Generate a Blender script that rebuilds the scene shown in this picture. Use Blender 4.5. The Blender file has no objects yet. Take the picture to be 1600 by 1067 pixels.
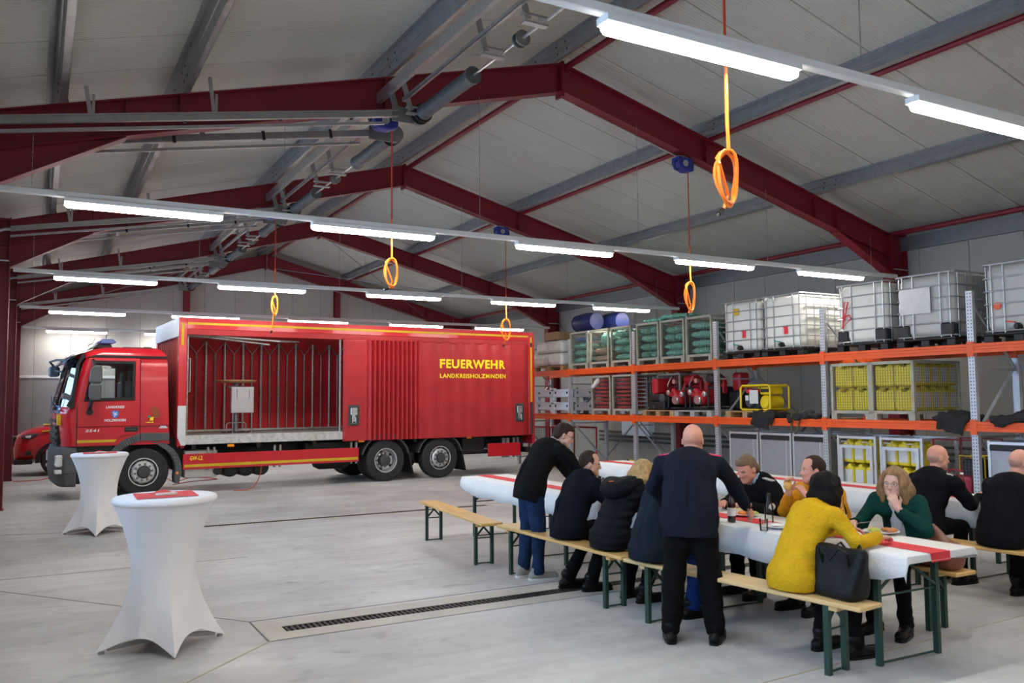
import bpy, bmesh, math, random
import numpy as np
from mathutils import Vector, Matrix, Euler
random.seed(7)
PI = math.pi
SC = bpy.context.scene
COL = SC.collection

# ------------------------------------------------------------------ camera
EYE = Vector((0.0, 0.0, 1.8))
FPX = 1324.7                                   # focal length in pixels of a 1600 px wide frame
def _basis(yaw, pit, rol):
    fw = Vector((math.sin(yaw)*math.cos(pit), math.cos(yaw)*math.cos(pit), math.sin(pit)))
    r = Vector((math.cos(yaw), -math.sin(yaw), 0)); u = r.cross(fw)
    return r*math.cos(rol)+u*math.sin(rol), -r*math.sin(rol)+u*math.cos(rol), fw
CR, CU, CF = _basis(0.5114, 0.0691, -0.0080)
cd = bpy.data.cameras.new('camera'); cam = bpy.data.objects.new('camera', cd); COL.objects.link(cam)
cd.sensor_width = 36.0; cd.lens = FPX/1600*36; cd.clip_start = 0.05; cd.clip_end = 500
m3 = Matrix((CR, CU, -CF)).transposed()
cam.matrix_world = Matrix.Translation(EYE) @ m3.to_4x4()
cd.dof.use_dof = True; cd.dof.focus_distance = 17.0; cd.dof.aperture_fstop = 3.2
SC.camera = cam

# ------------------------------------------------------------------ world: overcast evening sky, seen only through the door glazing
w = bpy.data.worlds.new('sky'); SC.world = w; w.use_nodes = True
bg = w.node_tree.nodes['Background']; bg.inputs[0].default_value = (0.42, 0.62, 1.0, 1); bg.inputs[1].default_value = 13.0
SC.view_settings.view_transform = 'Standard'; SC.view_settings.look = 'None'
SC.view_settings.gamma = 1.0; SC.view_settings.use_curve_mapping = False
SC.view_settings.exposure = 0.0
LAMP = 110.0                                    # strength of the tube lamps

# ------------------------------------------------------------------ pixel to place
def ray(x, y): return CR*((x-800)/FPX) - CU*((y-533.5)/FPX) + CF
def at_z(x, y, z=0.0):
    d = ray(x, y); return EYE + d*((z-EYE.z)/d.z)
def at_y(x, y, Y):
    d = ray(x, y); return EYE + d*(Y/d.y)
def at_x(x, y, X):
    d = ray(x, y); return EYE + d*(X/d.x)
# ------------------------------------------------------------------ helpers: meshes
class MB:
    def __init__(s): s.v = []; s.f = []
    def add(s, vs, fs, M=None):
        n = len(s.v)
        s.v += [tuple(M @ Vector(v)) for v in vs] if M is not None else [tuple(v) for v in vs]
        s.f += [tuple(i+n for i in f) for f in fs]; return s
    def box(s, a, b, M=None):
        (x0,y0,z0),(x1,y1,z1) = a, b
        return s.add([(x0,y0,z0),(x1,y0,z0),(x1,y1,z0),(x0,y1,z0),(x0,y0,z1),(x1,y0,z1),(x1,y1,z1),(x0,y1,z1)],
            [(0,3,2,1),(4,5,6,7),(0,1,5,4),(1,2,6,5),(2,3,7,6),(3,0,4,7)], M)
    def cbox(s, c, d, M=None):
        return s.box([c[i]-d[i]/2 for i in range(3)], [c[i]+d[i]/2 for i in range(3)], M)
    def loft(s, rings, caps=True, closed=True, M=None):
        n = len(rings[0]); vs = [v for r in rings for v in r]; fs = []
        for i in range(len(rings)-1):
            for j in range(n if closed else n-1):
                a = i*n+j; b = i*n+(j+1)%n; fs.append((a, b, b+n, a+n))
        if caps: fs.append(tuple(range(n))[::-1]); fs.append(tuple(range((len(rings)-1)*n, len(rings)*n)))
        return s.add(vs, fs, M)
    def prism(s, poly, axis, a, b, M=None):
        def P(u, v, t): return {'x': (t,u,v), 'y': (u,t,v), 'z': (u,v,t)}[axis]
        return s.loft([[P(u,v,a) for u,v in poly], [P(u,v,b) for u,v in poly]], M=M)
    def cyl(s, p0, p1, r0, r1=None, n=12, M=None, caps=True):
        r1 = r0 if r1 is None else r1
        p0, p1 = Vector(p0), Vector(p1); d = (p1-p0).normalized(); a = d.orthogonal().normalized(); b = d.cross(a)
        ring = lambda p, r: [tuple(p+(a*math.cos(t)+b*math.sin(t))*r) for t in [2*PI*i/n for i in range(n)]]
        return s.loft([ring(p0,r0), ring(p1,r1)], caps=caps, M=M)
    def tube(s, path, r, n=8, M=None, closed=False):
        P = [Vector(p) for p in path]; rings = []; a = None
        R = r if isinstance(r, (list, tuple)) else [r]*len(P)
        for i, p in enumerate(P):
            if closed: d = P[(i+1)%len(P)]-P[i-1]
            else: d = P[min(i+1,len(P)-1)]-P[max(i-1,0)]
            d.normalize()
            a = d.orthogonal().normalized() if a is None else (a-d*a.dot(d)).normalized()
            b = d.cross(a); rings.append([tuple(p+(a*math.cos(2*PI*k/n)+b*math.sin(2*PI*k/n))*R[i]) for k in range(n)])
        if closed: rings.append(rings[0])
        return s.loft(rings, caps=not closed, M=M)
    def lathe(s, prof, n=24, axis='z', c=(0,0,0), M=None, caps=True):
        def P(r, h, t):
            u, v = r*math.cos(t), r*math.sin(t)
            q = {'x': (h,u,v), 'y': (u,h,v), 'z': (u,v,h)}[axis]; return (q[0]+c[0], q[1]+c[1], q[2]+c[2])
        return s.loft([[P(r,h,2*PI*i/n) for i in range(n)] for r,h in prof], caps=caps, M=M)
    def bar(s, p0, p1, w, h=None, up=(0,0,1), M=None):
        h = w if h is None else h
        p0, p1 = Vector(p0), Vector(p1); d = (p1-p0).normalized(); u = Vector(up)
        if abs(d.dot(u)) > .99: u = Vector((1,0,0))
        sd = d.cross(u).normalized()*(w/2); u = sd.cross(d).normalized()*(h/2)
        return s.loft([[tuple(p+a*sd+b*u) for a,b in ((-1,-1),(1,-1),(1,1),(-1,1))] for p in (p0,p1)], M=M)
    def mesh(s, name='m'):
        me = bpy.data.meshes.new(name); me.from_pydata(s.v, [], s.f); me.update()
        bm = bmesh.new(); bm.from_mesh(me)
        lo = [v for v in bm.verts if not v.link_faces]
        if lo: bmesh.ops.delete(bm, geom=lo, context='VERTS')
        bmesh.ops.recalc_face_normals(bm, faces=bm.faces); bm.to_mesh(me); bm.free()
        return me
    def build(s, name, mat=None, parent=None, smooth=False, bevel=0, seg=1, loc=None, rotz=0, sub=0, angle=35):
        return link(name, s.mesh(name), mat, parent, smooth, bevel, seg, loc, rotz, sub, angle)
def link(name, me, mat=None, parent=None, smooth=False, bevel=0, seg=1, loc=None, rotz=0, sub=0, angle=35):
    if mat is not None and not me.materials: me.materials.append(M[mat] if isinstance(mat, str) else mat)
    o = bpy.data.objects.new(name, me); COL.objects.link(o)
    if parent: o.parent = parent
    if loc is not None: o.location = loc
    if rotz: o.rotation_euler.z = rotz
    if smooth:
        for p in me.polygons: p.use_smooth = True
        if smooth != 'all': me.set_sharp_from_angle(angle=math.radians(angle))
    if bevel:
        b = o.modifiers.new('bevel', 'BEVEL'); b.width = bevel; b.segments = seg; b.limit_method = 'ANGLE'; b.angle_limit = math.radians(40)
        b.harden_normals = False
    if sub:
        b = o.modifiers.new('sub', 'SUBSURF'); b.levels = sub; b.render_levels = sub
    return o
def tag(o, label, cat, group=None):
    o['label'] = label; o['category'] = cat
    if group: o['group'] = group
    return o
def thing(name, label, cat, loc=(0,0,0), rotz=0, group=None):
    o = bpy.data.objects.new(name, None); COL.objects.link(o); o.empty_display_size = .1
    o.location = loc; o.rotation_euler.z = rotz
    return tag(o, label, cat, group)
def struct(o): o['kind'] = 'structure'; return o
def sempty(name, loc=(0,0,0)):
    o = bpy.data.objects.new(name, None); COL.objects.link(o); o.location = loc; return struct(o)
def dup(root, loc=None, rotz=None, label=None, parent=None):
    r = root.copy(); COL.objects.link(r); r.parent = parent if parent else root.parent if parent is None else None
    if loc is not None: r.location = loc
    if rotz is not None: r.rotation_euler.z = rotz
    if label: r['label'] = label
    for ch in list(root.children):
        dup(ch, parent=r)
    return r
# ------------------------------------------------------------------ helpers: materials
M = {}
def mat(name, col, rough=.5, metal=0, var=.08, scale=6, bump=0, bscale=60, dirt=None, coat=0, emit=0, trans=0, alpha=1, spec=.5, sheen=0, stretch=None, ior=1.45):
    m = bpy.data.materials.new(name); m.use_nodes = True; M[name] = m; nt = m.node_tree; b = nt.nodes['Principled BSDF']
    N = nt.nodes.new; L = nt.links.new
    b.inputs['Roughness'].default_value = rough; b.inputs['Metallic'].default_value = metal
    b.inputs['Specular IOR Level'].default_value = spec; b.inputs['IOR'].default_value = ior
    b.inputs['Coat Weight'].default_value = coat; b.inputs['Coat Roughness'].default_value = .08
    b.inputs['Sheen Weight'].default_value = sheen
    b.inputs['Transmission Weight'].default_value = trans; b.inputs['Alpha'].default_value = alpha
    c = tuple(col)+(1,)
    tc = N('ShaderNodeTexCoord'); vec = tc.outputs['Object']
    if stretch:
        mp = N('ShaderNodeMapping'); mp.inputs['Scale'].default_value = stretch; L(vec, mp.inputs[0]); vec = mp.outputs[0]
    if var:
        n = N('ShaderNodeTexNoise'); n.inputs['Scale'].default_value = scale; n.inputs['Detail'].default_value = 5; L(vec, n.inputs['Vector'])
        r = N('ShaderNodeValToRGB'); L(n.outputs[0], r.inputs[0])
        r.color_ramp.elements[0].position = .3; r.color_ramp.elements[1].position = .7
        r.color_ramp.elements[0].color = tuple(max(0, x*(1-var)) for x in col)+(1,)
        r.color_ramp.elements[1].color = tuple(min(1, x*(1+var)) for x in col)+(1,)
        out = r.outputs[0]
        if dirt:
            n2 = N('ShaderNodeTexNoise'); n2.inputs['Scale'].default_value = dirt[1]; n2.inputs['Detail'].default_value = 7; L(vec, n2.inputs['Vector'])
            r2 = N('ShaderNodeMapRange'); r2.inputs[1].default_value = .52; r2.inputs[2].default_value = .72; r2.inputs[4].default_value = dirt[2]; L(n2.outputs[0], r2.inputs[0])
            mx = N('ShaderNodeMix'); mx.data_type = 'RGBA'; L(r2.outputs[0], mx.inputs[0]); L(out, mx.inputs[6]); mx.inputs[7].default_value = tuple(dirt[0])+(1,)
            out = mx.outputs[2]
        L(out, b.inputs['Base Color'])
    else: b.inputs['Base Color'].default_value = c
    if emit: b.inputs['Emission Color'].default_value = c; b.inputs['Emission Strength'].default_value = emit
    if bump:
        n = N('ShaderNodeTexNoise'); n.inputs['Scale'].default_value = bscale; n.inputs['Detail'].default_value = 4; L(vec, n.inputs['Vector'])
        bp = N('ShaderNodeBump'); bp.inputs['Strength'].default_value = bump; bp.inputs['Distance'].default_value = .02; L(n.outputs[0], bp.inputs['Height']); L(bp.outputs[0], b.inputs['Normal'])
    return m
def ribs(m, axis, period, depth=.002, strength=.6):
    """fine rolled ribs of a sandwich panel, as relief"""
    nt = m.node_tree; N = nt.nodes.new; L = nt.links.new; b = nt.nodes['Principled BSDF']
    tc = N('ShaderNodeTexCoord'); w = N('ShaderNodeTexWave'); w.wave_type = 'BANDS'; w.bands_direction = axis; w.wave_profile = 'SIN'
    w.inputs['Scale'].default_value = .31416/period; w.inputs['Distortion'].default_value = 0
    bp = N('ShaderNodeBump'); bp.inputs['Strength'].default_value = strength; bp.inputs['Distance'].default_value = depth
    L(tc.outputs['Object'], w.inputs['Vector']); L(w.outputs['Fac'], bp.inputs['Height']); L(bp.outputs[0], b.inputs['Normal'])
def thinglass(name, col, gloss=.12, rough=.03):
    m = bpy.data.materials.new(name); m.use_nodes = True; M[name] = m; nt = m.node_tree; nt.nodes.remove(nt.nodes['Principled BSDF'])
    t = nt.nodes.new('ShaderNodeBsdfTransparent'); t.inputs[0].default_value = tuple(col)+(1,)
    g = nt.nodes.new('ShaderNodeBsdfGlossy'); g.inputs['Roughness'].default_value = rough
    fr = nt.nodes.new('ShaderNodeFresnel'); fr.inputs[0].default_value = 1.3 + gloss
    x = nt.nodes.new('ShaderNodeMixShader'); nt.links.new(fr.outputs[0], x.inputs[0]); nt.links.new(t.outputs[0], x.inputs[1]); nt.links.new(g.outputs[0], x.inputs[2])
    nt.links.new(x.outputs[0], nt.nodes['Material Output'].inputs[0]); return m

mat('roof_panel', (.43,.425,.375), .36, var=.03, scale=1.5); ribs(M['roof_panel'], 'Y', .05, .006, .9)
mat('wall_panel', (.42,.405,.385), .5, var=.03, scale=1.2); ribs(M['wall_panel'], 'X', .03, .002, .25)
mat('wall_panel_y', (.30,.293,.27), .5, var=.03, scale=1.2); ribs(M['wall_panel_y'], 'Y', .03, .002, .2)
mat('wall_panel_low', (.24,.23,.232), .5, var=.03, scale=1.2); ribs(M['wall_panel_low'], 'X', .03, .002, .25)
mat('joint', (.10,.10,.10), .8, var=0)
mat('red_steel', (.175,.008,.017), .42, var=.1, scale=2)
mat('galv', (.33,.335,.34), .4, .7, var=.09, scale=8, dirt=((.45,.46,.46), 20, .2))
mat('galv_dark', (.20,.205,.21), .45, .7, var=.08, scale=8)
mat('galv_bright', (.55,.56,.57), .3, .9, var=.1, scale=20)
mat('white_metal', (.70,.72,.72), .4, var=.03)
mat('lamp', (1,.955,.875), .4, var=0, emit=LAMP); mat('lamp_side', (1,.955,.875), .4, var=0, emit=LAMP*.26)
mat('black', (.012,.012,.013), .5, var=.2)
mat('black_rubber', (.018,.018,.019), .75, var=.3, scale=12)
mat('dark_grey', (.05,.052,.056), .55, var=.15)
mat('reel_blue', (.015,.03,.22), .4, var=.1)
mat('hose_orange', (.95,.20,.012), .4, var=.06)
mat('hose_red', (.55,.06,.015), .45, var=.06)
mat('steel', (.6,.6,.6), .3, .9, var=.1)
mat('cable', (.03,.03,.03), .6, var=0)
thinglass('clear_glass', (.93,.97,.95))
# ------------------------------------------------------------------ helpers: smooth bodies from blended round shapes
class SDF:
    def __init__(s, lo, hi, h, k=.03):
        s.h = h; s.k = k; s.lo = np.array(lo, float); n = np.ceil((np.array(hi)-s.lo)/h).astype(int)+1; s.n = n
        s.ax = [s.lo[i]+h*np.arange(n[i]) for i in range(3)]; s.V = np.full(n, .5, np.float32)
    def _sub(s, lo, hi, m):
        a = [max(0, int((lo[i]-m-s.lo[i])/s.h)) for i in range(3)]; b = [min(s.n[i], int((hi[i]+m-s.lo[i])/s.h)+2) for i in range(3)]
        sl = tuple(slice(a[i], max(b[i], a[i]+1)) for i in range(3))
        return sl, np.meshgrid(*[s.ax[i][sl[i]] for i in range(3)], indexing='ij')
    def _mix(s, sl, d, k, op):
        A = s.V[sl]
        if op == 'add':
            if k > 0: h = np.clip(.5+.5*(A-d)/k, 0, 1); s.V[sl] = A*(1-h)+d*h-k*h*(1-h)
            else: s.V[sl] = np.minimum(A, d)
        else:
            d = -d
            if k > 0: h = np.clip(.5-.5*(A-d)/k, 0, 1); s.V[sl] = A*(1-h)+d*h+k*h*(1-h)
            else: s.V[sl] = np.maximum(A, d)
    def cap(s, a, b, ra, rb=None, k=None, op='add', flat=None):
        """tapered round limb; flat=(axis vector, factor) squashes it along a direction"""
        rb = ra if rb is None else rb; k = s.k if k is None else k; a, b = np.array(a, float), np.array(b, float); m = max(ra, rb)+k+.03
        sl, (X,Y,Z) = s._sub(np.minimum(a,b), np.maximum(a,b), m*1.3); d = b-a; L2 = max(d@d, 1e-9)
        px, py, pz = X-a[0], Y-a[1], Z-a[2]; t = np.clip((px*d[0]+py*d[1]+pz*d[2])/L2, 0, 1)
        qx, qy, qz = px-t*d[0], py-t*d[1], pz-t*d[2]
        if flat is not None:
            ax = np.array(flat[0], float); ax /= np.linalg.norm(ax); c = (qx*ax[0]+qy*ax[1]+qz*ax[2])*(1/flat[1]-1); qx, qy, qz = qx+c*ax[0], qy+c*ax[1], qz+c*ax[2]
        s._mix(sl, np.sqrt(qx*qx+qy*qy+qz*qz)-(ra+(rb-ra)*t), k, op); return s
    def ell(s, c, r, R=None, k=None, op='add'):
        k = s.k if k is None else k; c = np.array(c, float); r = np.array(r, float); m = r.max()
        sl, (X,Y,Z) = s._sub(c-m, c+m, k+.03); q = np.stack([X-c[0],Y-c[1],Z-c[2]], -1)
        if R is not None: q = q @ np.array(R)
        k0 = np.sqrt(((q/r)**2).sum(-1)); k1 = np.sqrt(((q/(r*r))**2).sum(-1))+1e-9
        s._mix(sl, k0*(k0-1)/k1, k, op); return s
    def box(s, c, hf, rd, R=None, k=None, op='add'):
        k = s.k if k is None else k; c = np.array(c, float); hf = np.array(hf, float); m = np.linalg.norm(hf)
        sl, (X,Y,Z) = s._sub(c-m, c+m, k+.03); q = np.stack([X-c[0],Y-c[1],Z-c[2]], -1)
        if R is not None: q = q @ np.array(R)
        q = np.abs(q)-(hf-rd); s._mix(sl, np.linalg.norm(np.maximum(q,0),axis=-1)+np.minimum(q.max(-1),0)-rd, k, op); return s
    def plane(s, p, n, k=0):
        """cut away everything on the side the normal points to"""
        n = np.array(n, float); n /= np.linalg.norm(n); X,Y,Z = np.meshgrid(*s.ax, indexing='ij')
        d = (X-p[0])*n[0]+(Y-p[1])*n[1]+(Z-p[2])*n[2]; s.V = np.maximum(s.V, d).astype(np.float32); return s
    def wrinkle(s, amp, freq, seed=0, st=(1,1,1)):
        rng = np.random.RandomState(seed); X,Y,Z = np.meshgrid(*s.ax, indexing='ij'); W = 0
        for i in range(5):
            v = rng.normal(size=3); v /= np.linalg.norm(v); v = v*np.array(st)*freq*(.6+.35*i); W = W+np.sin(X*v[0]+Y*v[1]+Z*v[2]+rng.rand()*6+1.3*np.sin(X*v[1]*.5+Z*v[0]*.5))/(1+.4*i)
        s.V = (s.V+amp*W*.45).astype(np.float32); return s
    def mesh(s, name='body'):
        V = s.V; n = np.array(V.shape); V[0]=V[-1]=.5; V[:,0]=V[:,-1]=.5; V[:,:,0]=V[:,:,-1]=.5
        S = V < 0; cnt = np.zeros(n-1, np.int8); pos = np.zeros(tuple(n-1)+(3,), np.float32); ne = np.zeros(n-1, np.float32)
        def c(o): return tuple(slice(o[i], n[i]-1+o[i]) for i in range(3))
        for ax in range(3):
            o1, o2 = [i for i in range(3) if i != ax]
            for p in (0,1):
                for q in (0,1):
                    A = [0,0,0]; A[o1]=p; A[o2]=q; B = list(A); B[ax]=1
                    va, vb = V[c(A)], V[c(B)]; x = (va<0)!=(vb<0); t = np.where(x, va/np.where(x, va-vb, 1), 0)
                    ne += x; pos[...,ax] += np.where(x, t, 0); pos[...,o1] += np.where(x, p, 0); pos[...,o2] += np.where(x, q, 0)
        act = ne > 0; idx = -np.ones(n-1, np.int64); idx[act] = np.arange(act.sum()); ijk = np.argwhere(act)
        vs = (ijk+pos[act]/ne[act][:,None])*s.h+s.lo; F = []
        for ax in range(3):
            o1, o2 = (ax+1)%3, (ax+2)%3; sa = [slice(1,n[i]-1) for i in range(3)]; sa[ax] = slice(0,n[ax]-1); sb = list(sa); sb[ax] = slice(1,n[ax])
            a, b = S[tuple(sa)], S[tuple(sb)]; x = np.argwhere(a!=b); 
            if not len(x): continue
            off = np.array([1,1,1]); off[ax] = 0; e = x+off; d1 = np.zeros(3,int); d1[o1]=1; d2 = np.zeros(3,int); d2[o2]=1
            g = lambda q: idx[q[:,0],q[:,1],q[:,2]]
            Q = np.stack([g(e-d1-d2), g(e-d2), g(e), g(e-d1)], 1); fl = ~a[tuple(x.T)]; Q[fl] = Q[fl][:,::-1]; F.append(Q)
        F = np.concatenate(F); me = bpy.data.meshes.new(name); me.from_pydata(vs.tolist(), [], F.tolist()); me.update(); return me
    def build(s, name, m, parent=None, **kw): return link(name, s.mesh(name), m, parent, smooth='all', **kw)
def rotm(yaw, pitch=0, roll=0):
    """columns: forward, left, up; yaw about z, pitch > 0 looks down"""
    return np.array((Matrix.Rotation(yaw,3,'Z') @ Matrix.Rotation(pitch,3,'Y') @ Matrix.Rotation(roll,3,'X')))
# ------------------------------------------------------------------ the hall
XR, SL = 6.87, .2614                       # ridge x, roof slope
XL, XW = -.45, 14.40                       # inner faces of the left and right columns
WL, WR = -.88, 14.86                       # inner faces of the side walls
F0, BAY = 4.330, 6.3522
FR = [F0+BAY*k for k in range(-1, 5)]      # six portal frames
YB, YG = FR[0]-.35, FR[-1]+.32             # inner faces of the gables
rtop = lambda x: 6.92-SL*abs(x-XR)         # top of rafter
rbot = lambda x: 6.47-SL*abs(x-XR)
roofz = lambda x: 7.17-SL*abs(x-XR)

# floor
def floor_material():
    m = mat('concrete', (.45,.455,.455), .42, var=0); nt = m.node_tree; N = nt.nodes.new; L = nt.links.new; b = nt.nodes['Principled BSDF']
    tc = N('ShaderNodeTexCoord')
    def noise(scale, det=6, st=None, dist=0):
        n = N('ShaderNodeTexNoise'); n.inputs['Scale'].default_value = scale; n.inputs['Detail'].default_value = det; n.inputs['Distortion'].default_value = dist
        if st: mp = N('ShaderNodeMapping'); mp.inputs['Scale'].default_value = st; mp.inputs['Rotation'].default_value = (0,0,.25); L(tc.outputs['Object'], mp.inputs[0]); L(mp.outputs[0], n.inputs['Vector'])
        else: L(tc.outputs['Object'], n.inputs['Vector'])
        return n.outputs[0]
    def rng(s, a, b, c, d):
        r = N('ShaderNodeMapRange'); L(s, r.inputs[0])
        for i, q in enumerate((a,b,c,d)): r.inputs[i+1].default_value = q
        return r.outputs[0]
    def mul(s, t):
        r = N('ShaderNodeMath'); r.operation = 'MULTIPLY'; L(s, r.inputs[0]); L(t, r.inputs[1]); return r.outputs[0]
    v = mul(mul(rng(noise(.45, 5, None, .6), .3,.7,.76,1.14), rng(noise(1.5, 8, (.5,2.2,1), .8), .35,.65,.9,1.08)), rng(noise(9, 6), .3,.7,.95,1.05))
    v = mul(v, rng(noise(2.2, 9, (1,1.6,1), 1.2), .58,.72,1.0,.74))
    r = N('ShaderNodeCombineColor'); 
    base = N('ShaderNodeMix'); base.data_type = 'RGBA'; base.blend_type = 'MULTIPLY'; base.inputs[0].default_value = 1
    base.inputs[6].default_value = (.48,.48,.475,1)
    for i in range(3): L(v, r.inputs[i])
    L(r.outputs[0], base.inputs[7]); L(base.outputs[2], b.inputs['Base Color'])
    L(rng(noise(1.2, 6), .3,.7,.34,.55), b.inputs['Roughness'])
    bp = N('ShaderNodeBump'); bp.inputs['Strength'].default_value = .12; bp.inputs['Distance'].default_value = .01; L(noise(14, 5), bp.inputs['Height']); L(bp.outputs[0], b.inputs['Normal'])
floor_material()
mat('concrete_tan', (.47,.44,.39), .5, var=.1, scale=2)
mat('joint_tan', (.40,.34,.24), .7, var=.15); mat('joint_dark', (.13,.125,.12), .8, var=.1)
mat('grate', (.035,.035,.035), .5, .4, var=.2)
# two drain pits are let into the floor: the slab is laid around them
D1a, D1b = at_z(440, 980), at_z(930, 909)
DR = [(1.77, 7.9, 6.81, 6.98), (1.9, 6.82, 13.03, 13.17)]
fl = MB(); ys = [YB-.4]
segs = []
y = YB-.4
for (x0,x1,y0,y1) in DR:
    fl.box((WL-.4,y,-.2),(WR+.4,y0,0)); fl.box((WL-.4,y0,-.2),(x0,y1,0)); fl.box((x1,y0,-.2),(WR+.4,y1,0)); fl.box((x0,y0,-.2),(x1,y1,-.06)); y = y1
fl.box((WL-.4,y,-.2),(WR+.4,YG+.4,0))
floor = struct(fl.build('floor', 'concrete'))
for k, (x0,x1,y0,y1) in enumerate(DR):
    t = thing('floor_drain', ['long black slotted drain grate in a tan concrete strip near the white bar tables', 'narrow black slotted drain grate in the floor in front of the red truck'][k], 'drain', (x0,y0,0))
    g = MB(); L_ = x1-x0; W_ = y1-y0
    g.box((0,.0,-.03),(L_,.012,-.001)); g.box((0,W_-.012,-.03),(L_,W_,-.001)); g.box((0,W_/2-.006,-.03),(L_,W_/2+.006,-.002))
    g.box((0,0,-.055),(L_,W_,-.045)); g.build('channel', 'grate', t)
    s = MB(); i = 0; x = .02
    while x < L_: s.box((x,.01,-.028),(x+.022,W_-.01,-.002)); x += .045
    so = s.build('grate_bars', 'grate', t); so['kind'] = 'stuff'
    c = MB(); wd = .2 if k == 0 else .1; e = .17 if k == 0 else .1
    for a in ((-e,-wd,L_+e,0.),(-e,W_,L_+e,W_+wd),(-e,0,0,W_),(L_,0,L_+e,W_)): c.box((a[0],a[1],-.01),(a[2],a[3],.0015))
    c.build('surround', 'concrete_tan', t)
# sawn joints in the slab
def joint(p, q, w, m):
    o = MB().bar((p[0],p[1],.0012), (q[0],q[1],.0012), w, .0025).build('joint', m, floor)
x0,x1,y0,y1 = DR[0]; A = (x0-.19, y0-.22); B = (x0-.19, y1+.28)
joint(A, (-.8, 4.25), .012, 'joint_tan'); joint(B, (-.8, 10.4), .007, 'joint_dark')
joint(A, (x1+.35, A[1]), .006, 'joint_dark'); joint(B, (x1+.35, B[1]), .007, 'joint_dark'); joint(A, B, .014, 'joint_dark')
joint((-.8,10.3),(2.2,10.27),.004,'joint_dark'); joint((-.8,13.9),(1.8,13.1),.005,'joint_dark')
joint((3.2,4.0),(14.7,4.45),.010,'joint_tan'); joint((6.95,13.25),(14.7,13.3),.006,'joint_dark'); joint((8.3,7.0),(14.7,7.1),.006,'joint_dark')

# roof: sandwich panels one metre wide, ridge to eave
ceil_ = sempty('ceiling')
def panel_mesh(side):
    b = MB(); w = .494
    xe = WL-.35 if side < 0 else WR+.35
    q = [(XR, roofz(XR)), (xe, roofz(xe)), (xe, roofz(xe)+.12), (XR, roofz(XR)+.12)]
    b.loft([[(u,-w,v) for u,v in q], [(u,-w+.006,v-.006) if i < 2 else (u,-w+.006,v) for i,(u,v) in enumerate(q)],
            [(u,w-.006,v-.006) if i < 2 else (u,w-.006,v) for i,(u,v) in enumerate(q)], [(u,w,v) for u,v in q]])
    return b.mesh('roof_panel')
n_pan = int(math.ceil((YG-YB+.6)/1.0)); 
for side in (-1, 1):
    me = panel_mesh(side)
    for k in range(n_pan): link('roof_panel', me, 'roof_panel', ceil_, loc=(0, YB-.3+.5+k, 0))
b = MB()
for s in (-1, 1):
    xe = WL-.4 if s < 0 else WR+.4
    b.prism([(XR,roofz(XR)+.06),(xe,roofz(xe)+.06),(xe,roofz(xe)+.16),(XR,roofz(XR)+.16)], 'y', YB-.4, YG+.4)
b.build('roof_core', 'joint', ceil_)
b = MB(); b.prism([(XR-.16,roofz(XR)-.045),(XR,roofz(XR)-.004),(XR+.16,roofz(XR)-.045),(XR,roofz(XR)+.02)], 'y', YB, YG); b.build('ridge_cap', 'white_metal', ceil_)

# right wall: vertical panels
wr = sempty('wall_right'); me = MB().box((0,-.496,0),(.12,.496,roofz(WR)+.02)).mesh('wall_panel')
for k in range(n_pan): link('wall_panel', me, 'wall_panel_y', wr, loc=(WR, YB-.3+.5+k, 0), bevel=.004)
MB().box((WR+.05,YB-.3,0),(WR+.2,YG+.3,roofz(WR)+.1)).build('wall_core', 'joint', wr)
# gables
def gable(name, y, sgn, low):
    g = sempty(name); x = WL-.2
    while x < WR+.2:
        x1 = min(x+.992, WR+.2); xs = [x, x1] if not (x < XR < x1) else [x, XR, x1]
        top = [(u, roofz(u)+.05) for u in xs][::-1]
        if low:
            z = 2.62; MB().prism([(x,0),(x1,0),(x1,z),(x,z)], 'y', y, y+.1*sgn).build('wall_panel', 'wall_panel_low', g, bevel=.004)
            MB().prism([(x,z+.06),(x1,z+.06)]+top, 'y', y, y+.1*sgn).build('wall_panel', 'wall_panel', g, bevel=.004)
        else: MB().prism([(x,0),(x1,0)]+top, 'y', y, y+.1*sgn).build('wall_panel', 'wall_panel', g, bevel=.004)
        x += 1.0
    b = MB(); b.prism([(WL-.2,0),(WR+.2,0),(WR+.2,roofz(WR)),(XR,roofz(XR)),(WL-.2,roofz(WL))], 'y', y+.06*sgn, y+.2*sgn); b.build('wall_core', 'joint', g)
    if low: MB().box((WL-.2,y-.03,2.60),(WR+.2,y+.05,2.68)).build('ledge', 'white_metal', g, bevel=.005)
    for px in (4.32, 9.49):
        p = MB(); zt = rbot(px)+.05; yy = y-.02*sgn
        for d in (0,.19): p.box((px-.1,min(yy-sgn*d,yy-sgn*(d+.012)),0),(px+.1,max(yy-sgn*d,yy-sgn*(d+.012)),zt))
        p.box((px-.005,min(yy,yy-sgn*.19),0),(px+.005,max(yy,yy-sgn*.19),zt)); p.build('gable_post', 'red_steel', g)
    return g
gable('wall_far', YG, 1, True); gable('wall_near', YB, -1, False)
# small dark window high in the far gable
wn = struct(MB().box((12.2,YG-.04,3.55),(13.3,YG-.005,4.15)).build('window_1', 'dark_grey', bevel=.005))
MB().box((12.26,YG-.045,3.61),(13.24,YG-.03,4.09)).build('pane', 'black', wn)

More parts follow.
